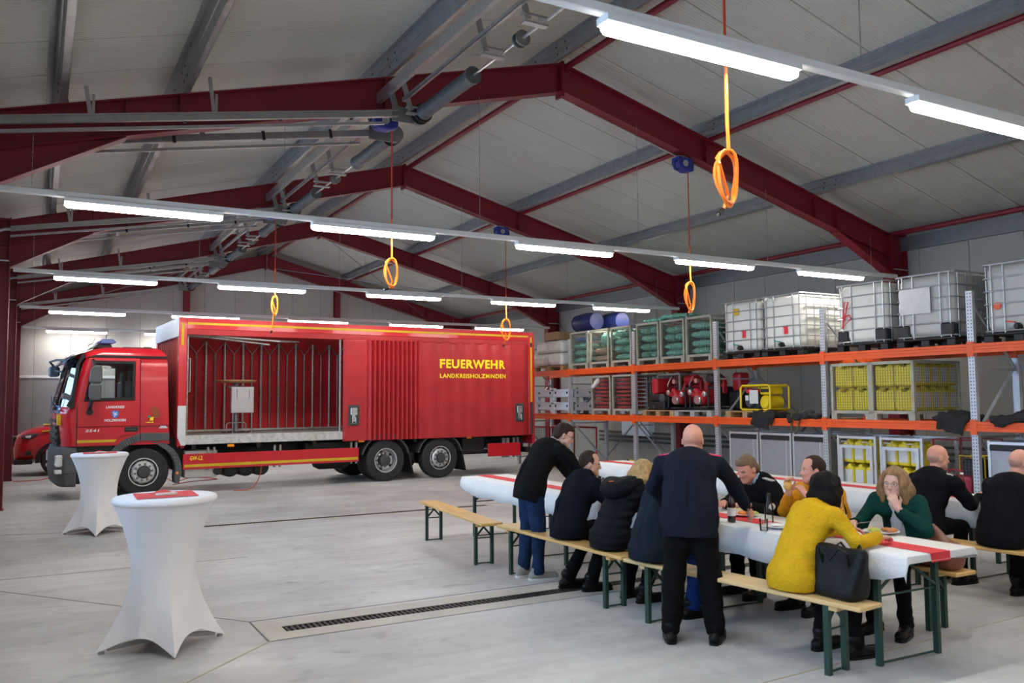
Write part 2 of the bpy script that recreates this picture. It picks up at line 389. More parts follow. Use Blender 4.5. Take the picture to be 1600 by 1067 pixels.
# portal frames: H-section columns, rafters with haunches
def ibeam(b, pts_top, pts_bot, y, fw=.2, tf=.016, tw=.01):
    """web between two polylines of the x-z plane, flanges along both"""
    n = len(pts_top)
    for i in range(n-1):
        b.prism([pts_bot[i],pts_bot[i+1],pts_top[i+1],pts_top[i]], 'y', y-tw/2, y+tw/2)
        for (p,q,s) in ((pts_top[i],pts_top[i+1],-1),(pts_bot[i],pts_bot[i+1],1)):
            d = Vector((q[0]-p[0],0,q[1]-p[1])).normalized(); nn = Vector((-d.z,0,d.x))
            if nn.z*s < 0 or (abs(nn.z) < 1e-6 and nn.x*s < 0): nn = -nn
            nn *= tf
            b.prism([p,q,(q[0]+nn.x,q[1]+nn.z),(p[0]+nn.x,p[1]+nn.z)], 'y', y-fw/2, y+fw/2)
def frame(y):
    t = sempty('portal_frame', (0,0,0))
    for s, xi, xw in ((-1, XL, WL+.03), (1, XR+7.53, WR-.03)):
        xk = XR+s*6.04
        r = MB(); ibeam(r, [(XR+s*.012,rtop(XR)),(xi,rtop(xi))], [(XR+s*.012,rbot(XR)),(xi,rbot(xi))], y)
        for xs in (xk, XR+s*2.85, XR+s*5.45): r.box((xs-.006,y-.095,rbot(xs)+.01),(xs+.006,y+.095,rtop(xs)-.01))
        r.build('rafter', 'red_steel', t)
        h = MB(); h.prism([(xk,rbot(xk)),(xi,rbot(xi)),(xi,4.19)], 'y', y-.005, y+.005)
        d = Vector((xi-xk,0,4.19-rbot(xk))).normalized(); nn = Vector((-d.z,0,d.x)); nn = (nn if nn.z < 0 else -nn)*.016
        h.prism([(xk,rbot(xk)),(xi,4.19),(xi+nn.x,4.19+nn.z),(xk+nn.x,rbot(xk)+nn.z)], 'y', y-.1, y+.1); h.build('haunch', 'red_steel', t)
        c = MB(); zt = rtop(xi)+.03
        for xx in (xi, xw): c.box((min(xx,xx-s*.018) if xx==xw else min(xx,xx+s*.018),y-.12,0),(max(xx,xx-s*.018) if xx==xw else max(xx,xx+s*.018),y+.12,zt))
        c.box((min(xi,xw),y-.006,0),(max(xi,xw),y+.006,zt))
        for zz in (4.19, rbot(xi), rtop(xi)-.02): c.box((min(xi,xw),y-.11,zz-.008),(max(xi,xw),y+.11,zz+.008))
        c.box((min(xi,xw)-.03,y-.15,0),(max(xi,xw)+.02,y+.15,.02)); c.build('column', 'red_steel', t)
        g = MB(); g.box((min(xi,xw)+.02,y-.125,4.26),(max(xi,xw)-.02,y-.115,4.285)); g.build('bracket_strip', 'galv_bright', t)
    e = MB(); e.box((XR-.02,y-.1,rbot(XR)-.07),(XR+.02,y+.1,rtop(XR)+.03)); e.build('apex_plate', 'red_steel', t)
    # cable tray along the right rafter underside
    k = MB(); k.prism([(XR+.3,rbot(XR+.3)-.022),(XR+6.0,rbot(XR+6.0)-.022),(XR+6.0,rbot(XR+6.0)-.003),(XR+.3,rbot(XR+.3)-.003)], 'y', y+.07, y+.1); k.build('conduit', 'galv_bright', t)
    return t
for y in FR: frame(y)
# purlins along the roof, red struts under three of them
def zsec(x, s, h=.24, name='purlin', m='galv', y0=YB, y1=YG, flip=1, ):
    """rolled purlin standing square to the slope at x"""
    b = MB(); z = rtop(x); nx, nz = s*SL, 1.0; L_ = math.hypot(nx,nz); nx /= L_; nz /= L_; tx, tz = nz*flip, -nx*flip
    P = lambda a, c: (x+tx*a+nx*c, z+tz*a+nz*c)
    for q in ([(-.006,0),(.006,0),(.006,h),(-.006,h)], [(0,0),(.075,0),(.075,.008),(0,.008)], [(.067,0),(.075,0),(.075,.025),(.067,.025)],
              [(-.075,h-.008),(0,h-.008),(0,h),(-.075,h)], [(-.02,h*.42),(.0,h*.40),(.0,h*.62),(-.02,h*.60)]):
        b.prism([P(*v) for v in q], 'y', y0, y1)
    o = struct(b.build(name, m))
    bolts = MB()
    for y in FR:
        for dy in (-.55,-.3,.3,.55):
            for c in (.07,.17): bolts.cyl((P(-.012,c)[0],y+dy,P(-.012,c)[1]),(P(.012,c)[0],y+dy,P(.012,c)[1]),.016,n=6)
    bolts.build('bolts', 'dark_grey', o)
    cl = MB()
    for y in FR: cl.prism([P(.008,-.02),(P(.10,-.02)),P(.10,.19),P(.008,.19)],'y',y-.008,y+.008); cl.prism([P(.008,0),P(.02,0),P(.02,.19),P(.008,.19)],'y',y-.1,y+.1)
    cl.build('cleats', 'red_steel', o)
    return o
for x, s in ((XR-.2,-1),(XR-2.85,-1),(XR-5.42,-1),(XR-6.72,-1),(XR+2.8,1),(XR+5.42,1)): zsec(x, s)
def strut(x, z, r=.042):
    b = MB(); b.cyl((x,YB,z),(x,YG,z),r,n=16); o = struct(b.build('roof_strut', 'red_steel', smooth=True)); return o
strut(XR+.09, rtop(XR)-.035, .05); strut(XR+2.93, rtop(XR+2.93)+.0); strut(XW+.16, rtop(XW)+.03, .05)
e = MB(); e.box((WR-.09,YB,4.66),(WR-.005,YG,4.93)); struct(e.build('eave_beam', 'galv_dark'))
# roof bracing rods
rod = MB()
for i in (0, 4):
    rod.cyl((XR+.3,FR[i]+.1,rbot(XR+.3)+.05),(XR+6,FR[i+1]-.1 if i+1 < 6 else YG,rbot(XR+6)+.05),.01,n=6)
    rod.cyl((XR+6,FR[i]+.1,rbot(XR+6)+.05),(XR+.3,FR[i+1]-.1,rbot(XR+.3)+.05),.01,n=6)
    rod.cyl((XR-.3,FR[i]+.1,rbot(XR+.3)+.05),(XR-6,FR[i+1]-.1,rbot(XR+6)+.05),.01,n=6)
rod.cyl((WR-.12,FR[4]+.1,4.4),(WR-.12,FR[3]+.3,1.0),.012,n=6)
struct(rod.build('bracing_rods', 'galv_dark'))
# ------------------------------------------------------------------ left wall with sectional doors
lw = sempty('wall_left')
for y in FR:
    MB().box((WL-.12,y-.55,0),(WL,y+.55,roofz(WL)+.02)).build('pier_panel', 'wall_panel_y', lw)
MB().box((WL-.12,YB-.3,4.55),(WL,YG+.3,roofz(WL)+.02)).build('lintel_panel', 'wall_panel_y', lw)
def sectional_door(n, ya, yb):
    d = sempty('door_%d' % n)
    x = WL-.07; H = 4.6; ns = 8; hs = H/ns
    for k in range(ns):
        z0 = k*hs; g = 3 <= k <= 5
        if not g: MB().box((x-.04,ya,z0+.004),(x,yb,z0+hs-.004)).build('door_section', 'white_metal', d, bevel=.006)
        else:
            b = MB(); b.box((x-.04,ya,z0+.004),(x,yb,z0+.06)); b.box((x-.04,ya,z0+hs-.06),(x,yb,z0+hs-.004)); npn = 5; wp = (yb-ya)/npn
            for q in range(npn+1):
                yy = min(max(ya+q*wp,ya+.035),yb-.035); b.box((x-.04,yy-.035,z0+.06),(x,yy+.035,z0+hs-.06))
            f = b.build('door_section', 'white_metal', d)
            for q in range(npn): MB().box((x-.022,ya+q*wp+.034,z0+.059),(x-.018,ya+(q+1)*wp-.034,z0+hs-.059)).build('pane', 'clear_glass', f)
    zt = lambda xx: 4.78+(xx+.4)*.176        # inclined upper tracks
    xe = 4.05
    for yy, s in ((ya-.06,1),(yb+.06,-1)):
        t = MB()
        t.bar((-.45,yy,zt(-.45)),(xe+.15,yy,zt(xe+.15)),.02,.085); t.bar((-.45,yy+s*.03,zt(-.45)+.04),(xe,yy+s*.03,zt(xe)+.04),.05,.012)
        t.bar((-.45,yy+s*.03,zt(-.45)-.04),(xe,yy+s*.03,zt(xe)-.04),.05,.012); t.bar((-.45,yy+s*.045,zt(-.45)-.13),(xe-.2,yy+s*.045,zt(xe-.2)-.13),.04,.035)
        cv = [(-.45-.38*math.sin(a),yy,zt(-.45)-.42+.42*math.cos(a)) for a in [i*PI/2/8 for i in range(9)]]
        t.tube(cv, .03, 6); t.bar((-.83,yy,0.02),(-.83,yy,zt(-.45)-.42),.06,.05)
        t.build('track', 'galv', d)
        j = MB()
        for xx in (.3, 1.4, 2.5, 3.4): j.bar((xx,yy-.012*s,zt(xx)),(xx+.035,yy-.012*s,zt(xx+.035)),.03,.12)
        j.build('track_clips', 'black', d)
        for xx in (.45, 1.75):
            hb = MB(); hb.bar((xx,yy,zt(xx)),(xx-.06,yy,rtop(xx)+.05),.045,.006,up=(0,1,0)); hb.bar((xx+.02,yy,zt(xx)),(xx+.02,yy,zt(xx)+.28),.03,.006,up=(0,1,0)); hb.build('hanger', 'galv', d)
        # end bracket and pulley drum
        e = MB(); e.box((xe-.08,yy-.02,zt(xe)-.1),(xe+.22,yy+.0,zt(xe)+.1)); e.bar((xe,yy,zt(xe)),(xe-.1,yy,5.9),.08,.012,up=(0,1,0)); e.cyl((xe+.3,yy-.05,zt(xe)+.02),(xe+.3,yy+.05,zt(xe)+.02),.12,n=20)
        e.build('end_bracket', 'galv_dark', d)
        c = MB(); c.lathe([(.13,-.06),(.13,-.045),(.09,-.04),(.09,.04),(.13,.045),(.13,.06)], 20, 'y', (xe+.3,yy+s*.10,zt(xe)+.02)); c.build('cable_drum', 'black', d)
    zs = zt(xe)+.02; xs = xe+.3
    sh = MB(); sh.cyl((xs,ya-.1,zs),(xs,yb+.1,zs),.016,n=10); sh.build('shaft', 'steel', d, smooth=True)
    ym = (ya+yb)/2
    for y0, s in ((ya+.12,1),(yb-.12,-1)):
        sp = MB(); P = []; 
        sp.lathe([(.06,0),(.105,.0),(.105,.05),(.095,.06)]+[(.095 if i%2 else .089,.06+.022*i) for i in range(1,60)]+[(.105,1.39),(.105,1.45),(.05,1.45)], 18, 'y', (0,0,0), Matrix.Translation((xs,y0 if s>0 else y0-1.45,zs)))
        sp.build('torsion_spring', 'dark_spring', d, smooth=True)
    cb = MB(); cb.cyl((xs,ym-.05,zs),(xs,ym-.03,zs),.085,n=18); cb.cyl((xs,ym+.03,zs),(xs,ym+.05,zs),.085,n=18); cb.cyl((xs,ym-.03,zs),(xs,ym+.03,zs),.05,n=14)
    cb.build('coupling', 'galv_dark', d)
    for yy in (ym-.45, ym+.45, ya+.1, yb-.1):
        bk = MB(); bk.bar((xs-.28,yy,5.95),(xs-.18,yy,zs),.07,.012,up=(0,1,0)); bk.box((xs-.24,yy-.04,zs-.05),(xs+.04,yy+.04,zs-.03)); bk.box((xs-.24,yy-.04,zs+.03),(xs+.04,yy+.04,zs+.05)); bk.build('shaft_bracket', 'galv', d)
    # supporting channels spanning the bay
    ch = MB(); xc = xe-.14; zc = 5.88; y0, y1 = ya-.45, yb+.45
    ch.box((xc-.004,y0,zc-.07),(xc+.004,y1,zc+.07)); ch.box((xc,y0,zc+.062),(xc+.06,y1,zc+.07)); ch.box((xc,y0,zc-.07),(xc+.06,y1,zc-.062)); ch.build('support_channel', 'galv_bright', d)
    an = MB(); an.box((xe+.02,ya+.05,5.70),(xe+.026,yb-.05,5.75)); an.box((xe+.02,ya+.05,5.70),(xe+.06,yb-.05,5.706)); an.build('stay_angle', 'galv_bright', d)
mat('dark_spring', (.085,.09,.095), .5, .3, var=.1)
for n in range(5): sectional_door(n+1, FR[n]+.5, FR[n+1]-.5)
# ------------------------------------------------------------------ lamp rails across the hall, with tube lamps
LX = [(.22,1.91),(3.0,4.69),(5.99,7.68),(8.95,10.64),(11.75,13.43)]
where = ['on the rail at the near gable', 'on the rail over the beer tables and blazers', 'on the rail in front of the truck',
         'on the rail just above the truck front edge', 'on the rail behind the truck', 'on the rail against the far gable wall']
def lamp_mesh(L_):
    b = MB(); pr = [(-.045,.02),(-.05,-.01),(-.035,-.05),(.035,-.05),(.05,-.01),(.045,.02)]
    rings = []
    for x, k in ((0,.55),(.03,.95),(.06,1),(L_-.06,1),(L_-.03,.95),(L_,.55)): rings.append([(x,u*k,(v+.01)*k-.01) for u,v in pr])
    me = b.loft(rings).mesh('diffuser'); me.materials.append(M['lamp']); me.materials.append(M['lamp_side'])
    for p in me.polygons: p.material_index = 0 if p.normal.z < -.75 else 1
    return me
lampme = lamp_mesh(1.69); housme = MB().box((.0,-.062,.006),(1.69,.062,.055)).mesh('housing')
for i, y in enumerate(FR):
    yy = y-.16 if 0 < i < 5 else y-.25 if i else y+.3
    z = 4.03 if i != 1 else 4.12
    r = thing('light_rail', ['white lamp rail crossing the hall behind the visitor at the near gable','white lamp rail hung above the beer tables','white lamp rail hung by chains from the frame over the benches','white lamp rail hung by chains in front of the truck roof','white lamp rail hung by chains above the truck load bed','white lamp rail hung along the far gable wall'][i], 'light rail', (0,yy,z), group='lamp rails')
    b = MB(); b.box((XL+.05,-.035,.055),(XW+.02,.035,.125)); b.build('trunking', 'white_metal', r, bevel=.008)
    ch = None
    for x in (-.1, 2.65, 5.4, 8.2, 11.0, 13.7):
        top = rbot(x)+.0 if abs(x-XR) < 6.0 else 4.19+(rbot(XR+6.04)-4.19)*(7.42-abs(x-XR))/1.4+.3
        c = MB(); zz = .125
        while z+zz < top: 
            k = int(zz/.035)%2; c.bar((x,0,zz),(x,0,zz+.042),.008 if k else .003,.003 if k else .008); zz += .035
        c.bar((x,0,.12),(x,.0,top-z),.0035,.0035); c.build('chain', 'galv', r)
    for j, (a, bb) in enumerate(LX):
        t = thing('tube_lamp', 'lit white tube lamp '+where[i], 'lamp', (a,yy,z), group='tube lamps on rail %s' % ['one','two','three','four','five','six'][i])
        link('diffuser', lampme, 'lamp', t); link('housing', housme, 'white_metal', t)
# hose reels under the rafters, orange hose knotted to a loop
def loops(cx, cz, rx, rz, turns, ph=PI/2, tilt=0):
    out = []
    n = int(24*turns)
    for i in range(n+1):
        a = ph+2*PI*i/24; k = 1+.07*math.sin(i*.9+cx)
        out.append((cx+rx*math.cos(a)*k, .02*math.sin(i*.5)+.018*(i/24-.5), cz-rz+rz*math.sin(a)*k))
    return out
def reel(x, i, zl, rx, rz, tail, label, sw=.0, red=True):
    y = FR[i]+.02; zt = rbot(x)-.022
    t = thing('hose_reel', label, 'hose reel', (x,y,zt), group='hose reels under the rafters')
    b = MB(); pr = [(-.17,-.03),(-.18,-.14),(-.13,-.22),(.02,-.25),(.16,-.22),(.17,-.1),(.12,-.01)]
    s = SL if x < XR else -SL
    b.prism([(u,v+u*s*.4) for u,v in pr], 'y', -.09, .09); b.build('housing', 'reel_blue', t, bevel=.02, seg=2)
    k = MB(); k.box((-.12,-.03,-.05),(.12,.03,0.02)); k.build('mount', 'galv', t)
    d = MB(); d.lathe([(.0,-.10),(.05,-.10),(.055,-.088)], 14, 'y', (-.02,0,-.12)); d.build('badge', 'galv_bright', t)
    g = MB(); g.tube([(-.10,-.05,-.2),(-.17,-.05,-.24),(-.22,-.05,-.19),(-.22,-.05,-.12),(-.17,-.05,-.08)], .009, 6); g.build('power_lead', 'black', t)
    zl -= zt
    path = [(.10,0,-.22),(.10+sw*.5,0,(zl-.22)*.5)]
    h1 = MB(); h1.tube(path+[(.10+sw,0,zl+.55)], .010, 8); h1.build('hose', 'hose_red', t, smooth=True)
    c = loops(.10+sw, zl, rx, rz, 2.15)
    P = [(.10+sw,0,zl+.55),(.10+sw,0,zl+.2)]+c+[(c[-1][0]-.01,.0,c[-1][2]-.05)]
    P += [(.10+sw+.02,.03,zl-rz*1.6),(.10+sw-.02,.03,zl-2*rz-.02),(.10+sw-.06,.02,zl-2*rz-tail)]
    h2 = MB(); h2.tube(P, .0125, 8); h2.build('hose_loop', 'hose_orange', t, smooth=True)
    e = MB(); p = Vector(P[-1]); d_ = (p-Vector(P[-2])).normalized(); e.cyl(p-d_*.03,p+d_*.035,.017,n=10); e.build('end_fitting', 'black', t); e = MB(); e.cyl(p+d_*.035,p+d_*.055,.009,n=8); e.build('nozzle', 'steel', t)
    return t
reel(4.09, 1, 3.53, .095, .19, .05, 'orange hose in a double loop hanging nearest over the tables', 0)
reel(9.30, 2, 3.72, .10, .24, .06, 'blue reel with orange hose loop over the stacked green sandbag cages')
reel(4.05, 2, 3.72, .09, .19, .03, 'blue reel hidden behind a door track with orange hose loop')
reel(9.32, 3, 3.66, .12, .24, .12, 'blue reel with orange hose loop hanging before the end of the truck lettering')
reel(4.03, 3, 3.92, .06, .19, .34, 'orange hose loop with long tail hanging above the open truck load bed')
# ------------------------------------------------------------------ materials of the vehicles
mat('fire_red', (.56,.012,.022), .28, var=.05, scale=3, coat=.6)
mat('fire_red_dull', (.42,.022,.026), .5, var=.1, scale=3)
mat('curtain_red', (.43,.020,.026), .52, var=.12, scale=2, bump=.15, bscale=25)
mat('curtain_dark', (.58,.016,.026), .6, var=.12, scale=2)
mat('stripe_yellow', (.62,.40,.01), .5, var=.08)
mat('letter_yellow', (.93,.72,.02), .5, var=.03)
mat('letter_white', (.8,.8,.8), .5, var=0)
mat('plastic_grey', (.085,.09,.095), .55, var=.08)
mat('alu', (.62,.62,.60), .42, .55, var=.15, scale=12, dirt=((.30,.29,.26), 9, .6))
mat('alu_tube', (.55,.57,.58), .35, .8, var=.25, scale=30)
mat('white_panel', (.66,.66,.64), .45, var=.06)
mat('perforated', (.56,.54,.50), .5, .3, var=.18, scale=180)
mat('load_floor', (.25,.22,.20), .7, var=.25, scale=5)
mat('amber', (.95,.28,.01), .35, var=0); mat('marker_red', (.25,.03,.02), .4, var=0)
mat('beacon_blue', (.012,.045,.24), .12, var=.1, coat=.5)
mat('visor_blue', (.05,.10,.20), .1, var=.05, coat=.6)
mat('rim', (.60,.61,.62), .35, .6, var=.12, scale=9); mat('rim_dark', (.3,.31,.32), .4, .6, var=.1)
mat('tyre', (.022,.022,.023), .75, var=.25, scale=10, bump=.2, bscale=50)
mat('headlamp', (.75,.78,.8), .08, .3, var=.1)
mat('crest_blue', (.05,.20,.60), .4, var=0); mat('brown', (.32,.07,.02), .6, var=.1); mat('decal_green', (.03,.2,.12), .5, var=0)
mat('sheet_grey', (.50,.47,.49), .45, .3, var=.06); mat('beech', (.50,.29,.12), .4, var=.12, scale=4, stretch=(1,8,1))
thinglass('wind_glass', (.25,.38,.55), 1.5)
thinglass('side_glass', (.90,.95,.93), .15)
def translucent(name, col, t):
    m = mat(name, col, .6, var=.04); nt = m.node_tree; x = nt.nodes.new('ShaderNodeMixShader'); tr = nt.nodes.new('ShaderNodeBsdfTranslucent'); tr.inputs[0].default_value = tuple(col)+(1,)
    x.inputs[0].default_value = t; nt.links.new(nt.nodes['Principled BSDF'].outputs[0], x.inputs[1]); nt.links.new(tr.outputs[0], x.inputs[2]); nt.links.new(x.outputs[0], nt.nodes['Material Output'].inputs[0])
translucent('tarp_roof', (.85,.85,.83), .8)
def text_mesh(body, h, bold=.0, w=None, cuts=0, space=1.0):
    c = bpy.data.curves.new('t', 'FONT'); c.body = body; c.size = 1; c.offset = bold; c.extrude = 0; c.resolution_u = 3; c.space_character = space
    o = bpy.data.objects.new('t', c); COL.objects.link(o); bpy.context.view_layer.update()
    me = bpy.data.meshes.new_from_object(o.evaluated_get(bpy.context.evaluated_depsgraph_get())); bpy.data.objects.remove(o); bpy.data.curves.remove(c)
    bm = bmesh.new(); bm.from_mesh(me); xs = [v.co.x for v in bm.verts]; st = (max(xs)-min(xs))/cuts if cuts else 0
    for k in range(1, cuts): bmesh.ops.bisect_plane(bm, geom=bm.verts[:]+bm.edges[:]+bm.faces[:], plane_co=(min(xs)+st*k,0,0), plane_no=(1,0,0))
    bm.to_mesh(me); bm.free()
    n = len(me.vertices); a = np.empty(n*3); me.vertices.foreach_get('co', a); a = a.reshape(-1,3)
    a[:,0] -= a[:,0].min(); a[:,1] -= a[:,1].min(); k = h/a[:,1].max(); a[:,1] *= k; a[:,0] *= (w/a[:,0].max()) if w else k
    return me, a
def text(body, x, z, h, m, parent, y=0, w=None, bold=.01, slant=0, surf=None, name='lettering', space=1.08):
    """flat lettering in the local x-z plane facing -y"""
    me, a = text_mesh(body, h, bold, w, 60 if surf else 0, space)
    X = x+a[:,0]+slant*a[:,1]; Z = z+a[:,1]
    Y = np.full(len(X), y) if surf is None else np.array([surf(q, r) for q, r in zip(X, Z)])+y
    me.vertices.foreach_set('co', np.stack([X,Y,Z],1).ravel()); me.update()
    return link(name, me, m, parent)
def arc(cx, cz, r, a0, a1, n): return [(cx+r*math.cos(a0+(a1-a0)*i/n), cz+r*math.sin(a0+(a1-a0)*i/n)) for i in range(n+1)]
def band(b, outer, inner, y0, y1):
    for i in range(len(outer)-1): b.prism([outer[i],outer[i+1],inner[i+1],inner[i]], 'y', y0, y1)
    return b
# ------------------------------------------------------------------ the truck, built from its near front wheel
T = thing('fire_truck', 'red six-wheeled fire service lorry with half-drawn curtain side and open load bed', 'truck', (1.86,17.92,0), math.radians(3))
WD = 2.5
def wheel(x, y, r, kind, side=1):
    """kind 0 bulging rim with nuts, 1 dished rim; side -1 mirrored"""
    Mx = Matrix.Translation((x,y,r)) @ Matrix.Diagonal((1,side,1,1))
    w_ = .30; b = MB(); b.lathe([(r*.56,.02),(r*.60,0.),(r*.92,.004),(r*.985,.03),(r,.07),(r,w_-.07),(r*.985,w_-.03),(r*.92,w_),(r*.56,w_)], 40, 'y', M=Mx, caps=False)
    for a in range(5): b.lathe([(r*1.003,.07+.035*a),(r*1.003,.085+.035*a)], 40, 'y', M=Mx, caps=False)
    t = b.build('tyre', 'tyre', T, smooth=True)
    g = MB()
    if kind == 0:
        g.lathe([(r*.60,.03),(r*.585,.0),(r*.545,.0),(r*.53,.05),(r*.53,.10)], 36, 'y', M=Mx, caps=False)
        g.lathe([(r*.50,.06),(r*.45,.005),(r*.40,-.02),(r*.27,-.022),(r*.25,-.0)], 36, 'y', M=Mx, caps=False)
        rm = g.build('rim', 'rim', t, smooth=True)
        k = MB(); k.lathe([(.0,.09),(r*.55,.09)], 36, 'y', M=Mx, caps=False); k.build('rim_recess', 'black', t)
        h = MB(); h.lathe([(r*.25,.0),(r*.245,-.03),(r*.21,-.05),(r*.10,-.055),(.001,-.055)], 24, 'y', M=Mx, caps=False); h.build('hub', 'dark_grey', t, smooth=True)
        rr, yy = r*.335, -.02
        for i in range(10):
            a = 2*PI*i/10+.15; s = MB(); s.cyl((rr*math.cos(a),yy,rr*math.sin(a)),(rr*math.cos(a),yy-.03,rr*math.sin(a)),.026,.02,n=6,M=Mx); s.build('wheel_nut', 'galv_dark', t)
            if i % 2 == 0 or True:
                q = MB(); q.cyl((r*.50*math.cos(a+.31),.02,r*.50*math.sin(a+.31)),(r*.50*math.cos(a+.31),.08,r*.50*math.sin(a+.31)),.034,n=10,M=Mx); q.build('rim_slot', 'black', t)
    else:
        g.lathe([(r*.60,.03),(r*.585,.0),(r*.55,.0),(r*.53,.02),(r*.52,.08),(r*.50,.11),(r*.46,.15),(r*.36,.17),(r*.28,.16)], 36, 'y', M=Mx, caps=False)
        g.build('rim', 'rim', t, smooth=True)
        h = MB(); h.lathe([(r*.29,.17),(r*.28,.06),(r*.26,.02),(r*.16,.0),(.001,.0)], 24, 'y', M=Mx, caps=False); h.build('hub', 'dark_grey', t, smooth=True)
        for i in range(10):
            a = 2*PI*i/10; s = MB(); s.cyl((r*.33*math.cos(a),.165,r*.33*math.sin(a)),(r*.33*math.cos(a),.135,r*.33*math.sin(a)),.022,n=6,M=Mx); s.build('wheel_nut', 'galv_dark', t)
            if i % 2: q = MB(); q.cyl((r*.46*math.cos(a),.13,r*.46*math.sin(a)),(r*.46*math.cos(a),.16,r*.46*math.sin(a)),.036,n=10,M=Mx); q.build('rim_slot', 'black', t)
    return t
for x, k in ((0,0),(5.08,1),(6.46,0)):
    wheel(x, .02, .468, k); wheel(x, WD-.02, .468, k, -1)
    if k: 
        for yy, sd in ((.36,1),(WD-.36,-1)):
            b = MB(); b.lathe([(.27,.0),(.46,.0),(.468,.05),(.468,.25),(.46,.29),(.27,.29)], 32, 'y', M=Matrix.Translation((x,yy,.468)) @ Matrix.Diagonal((1,sd,1,1))); b.build('inner_tyre', 'tyre', T, smooth=True)
ax = MB()
for x in (0,5.08,6.46): ax.cyl((x,.3,.468),(x,WD-.3,.468),.09,n=12); ax.cyl((x,WD/2-.2,.468),(x,WD/2+.2,.468),.2,n=14)
ax.build('axles', 'black', T)
# chassis
ch = MB()
for y in (.78,1.62): ch.box((-.9,y,.70),(9.0,y+.1,.94))
for x in (.9,2.2,3.4,4.4,5.8,7.2,8.6): ch.box((x,.1,.86),(x+.08,WD-.1,.95))
ch.box((-.9,.5,.42),(.3,2.0,1.0)); ch.box((2.5,.85,.45),(4.2,1.5,.8)); ch.box((7.1,.12,.55),(7.7,.7,.92)); ch.box((7.0,.3,.5),(8.9,.36,.6)); ch.box((.5,.3,.5),(.75,2.2,.95))
ch.build('chassis', 'black', T)
# cab shell, open at the windows
ZL = [1.00,1.20,1.36,1.60,1.74,1.90,2.20,2.57,2.66,2.76,2.84,2.885]
def fx(z): return np.interp(z, [1.0,1.36,1.70,1.78,2.6,2.70,2.80,2.885], [-1.40,-1.44,-1.46,-1.45,-1.27,-1.20,-1.05,-.80])
def inset(z): return np.interp(z, [1,2.6,2.76,2.84,2.885], [0,.03,.06,.12,.22])
def bx_(z): return np.interp(z, [1,2.6,2.8,2.885], [.46,.40,.36,.22])
def aw(z): return np.interp(z, [1.0,1.74,1.90,2.57,2.66,2.885], [-1.0,-1.02,-1.02,-.90,-.88,-.6])   # front edge of side window
def cab_ring(z):
    i = inset(z); f = fx(z); b = bx_(z); r = .30; wf = aw(z); P = []
    side = [b-.05*0, min(.2,b-.04), -.08, -.22, (wf-.22)/2, wf]
    cs = f+r
    half = [(x, i) for x in side] + [(cs-.0, i+.0)]
    half = [(max(x, cs+.01*(6-k)) if k < 6 else x, y) for k,(x,y) in enumerate(half)]
    half += [(f+r-r*math.sin(a), i+r-r*math.cos(a)) for a in (.4,.8,1.2,PI/2)]
    half += [(f-.02, .7), (f-.03, 1.0)]
    full = half + [(f-.035, WD/2)] + [(x, WD-y) for x,y in half[::-1]]
    return [(x,y,z) for x,y in full]
rings = [cab_ring(z) for z in ZL]; n = len(rings[0]); V = [v for r in rings for v in r]; Fc = []; Fw = []; Fs = []; NH = 13
for i in range(len(rings)-1):
    for j in range(n):
        q = (i*n+j, i*n+(j+1)%n, (i+1)*n+(j+1)%n, (i+1)*n+j); jj = j if j < NH else 2*NH-1-j
        if 5 <= i <= 6 and jj in (3,4): Fs.append(q); continue          # side windows
        if 4 <= i <= 7 and 7 <= jj <= 13 and j < n-1: Fw.append(q); continue   # windscreen
        Fc.append(q)
Fc.append(tuple(range((len(rings)-1)*n, len(rings)*n))); Fc.append(tuple(range(n))[::-1])
b = MB(); b.v = V; b.f = Fc; cab = b.build('cab_body', 'fire_red', T, smooth=True, angle=30)
sm = cab.modifiers.new('wall', 'SOLIDIFY'); sm.thickness = .045; sm.offset = -1
b = MB(); b.v = V; b.f = Fw; wsc = b.build('windscreen', 'wind_glass', T, smooth=True)
for sd in (0,1): b = MB(); b.v = V; b.f = [q for q in Fs if (V[q[0]][1] > 1) == bool(sd)]; b.build('side_window', 'side_glass', T)
# cab interior
b = MB()
for y in (.35,1.45):
    b.box((-.62,y,1.35),(-.12,y+.55,1.62)); b.box((-.25,y,1.55),(-.06,y+.55,2.25)); b.box((-.22,y+.13,2.25),(-.09,y+.42,2.47))
b.box((-1.38,.12,1.30),(-1.05,WD-.12,1.72)); b.box((.0,.08,1.05),(.08,WD-.08,2.72)); b.box((-1.0,.1,1.02),(.0,WD-.1,1.1))
b.build('cab_interior', 'black', T, bevel=.03)
b = MB(); b.tube([(-1.0+.08*math.sin(a),.62+.22*math.cos(a),1.78+.2*math.sin(a)) for a in [2*PI*i/20 for i in range(20)]], .016, 6, closed=True); b.bar((-1.15,.62,1.6),(-1.0,.62,1.78),.05); b.build('steering_wheel', 'black', T)
# cab trim
tr = MB()
tr.prism([(-1.02,2.675),(-.90,2.72),(.40,2.715),(.40,2.675),(-.88,2.675)], 'y', .02, .06)                 # gutter
tr.prism([(-1.05,2.71),(-1.15,2.55),(-1.225,1.90),(-1.22,1.74),(-1.28,1.70),(-1.36,1.76),(-1.29,1.90),(-1.20,2.55),(-1.11,2.74)], 'y', -.004, .10)  # pillar seal
tr.prism([(-.085,1.2),(-.078,1.2),(-.092,2.675),(-.099,2.675)], 'y', -.012, .04)
tr.prism([(-1.185,1.0),(-1.175,1.0),(-1.175,1.74),(-1.185,1.74)], 'y', -.006, .03)
tr.box((-1.18,-.012,1.357),(.455,.03,1.363))
tr.build('cab_seams', 'black', T)
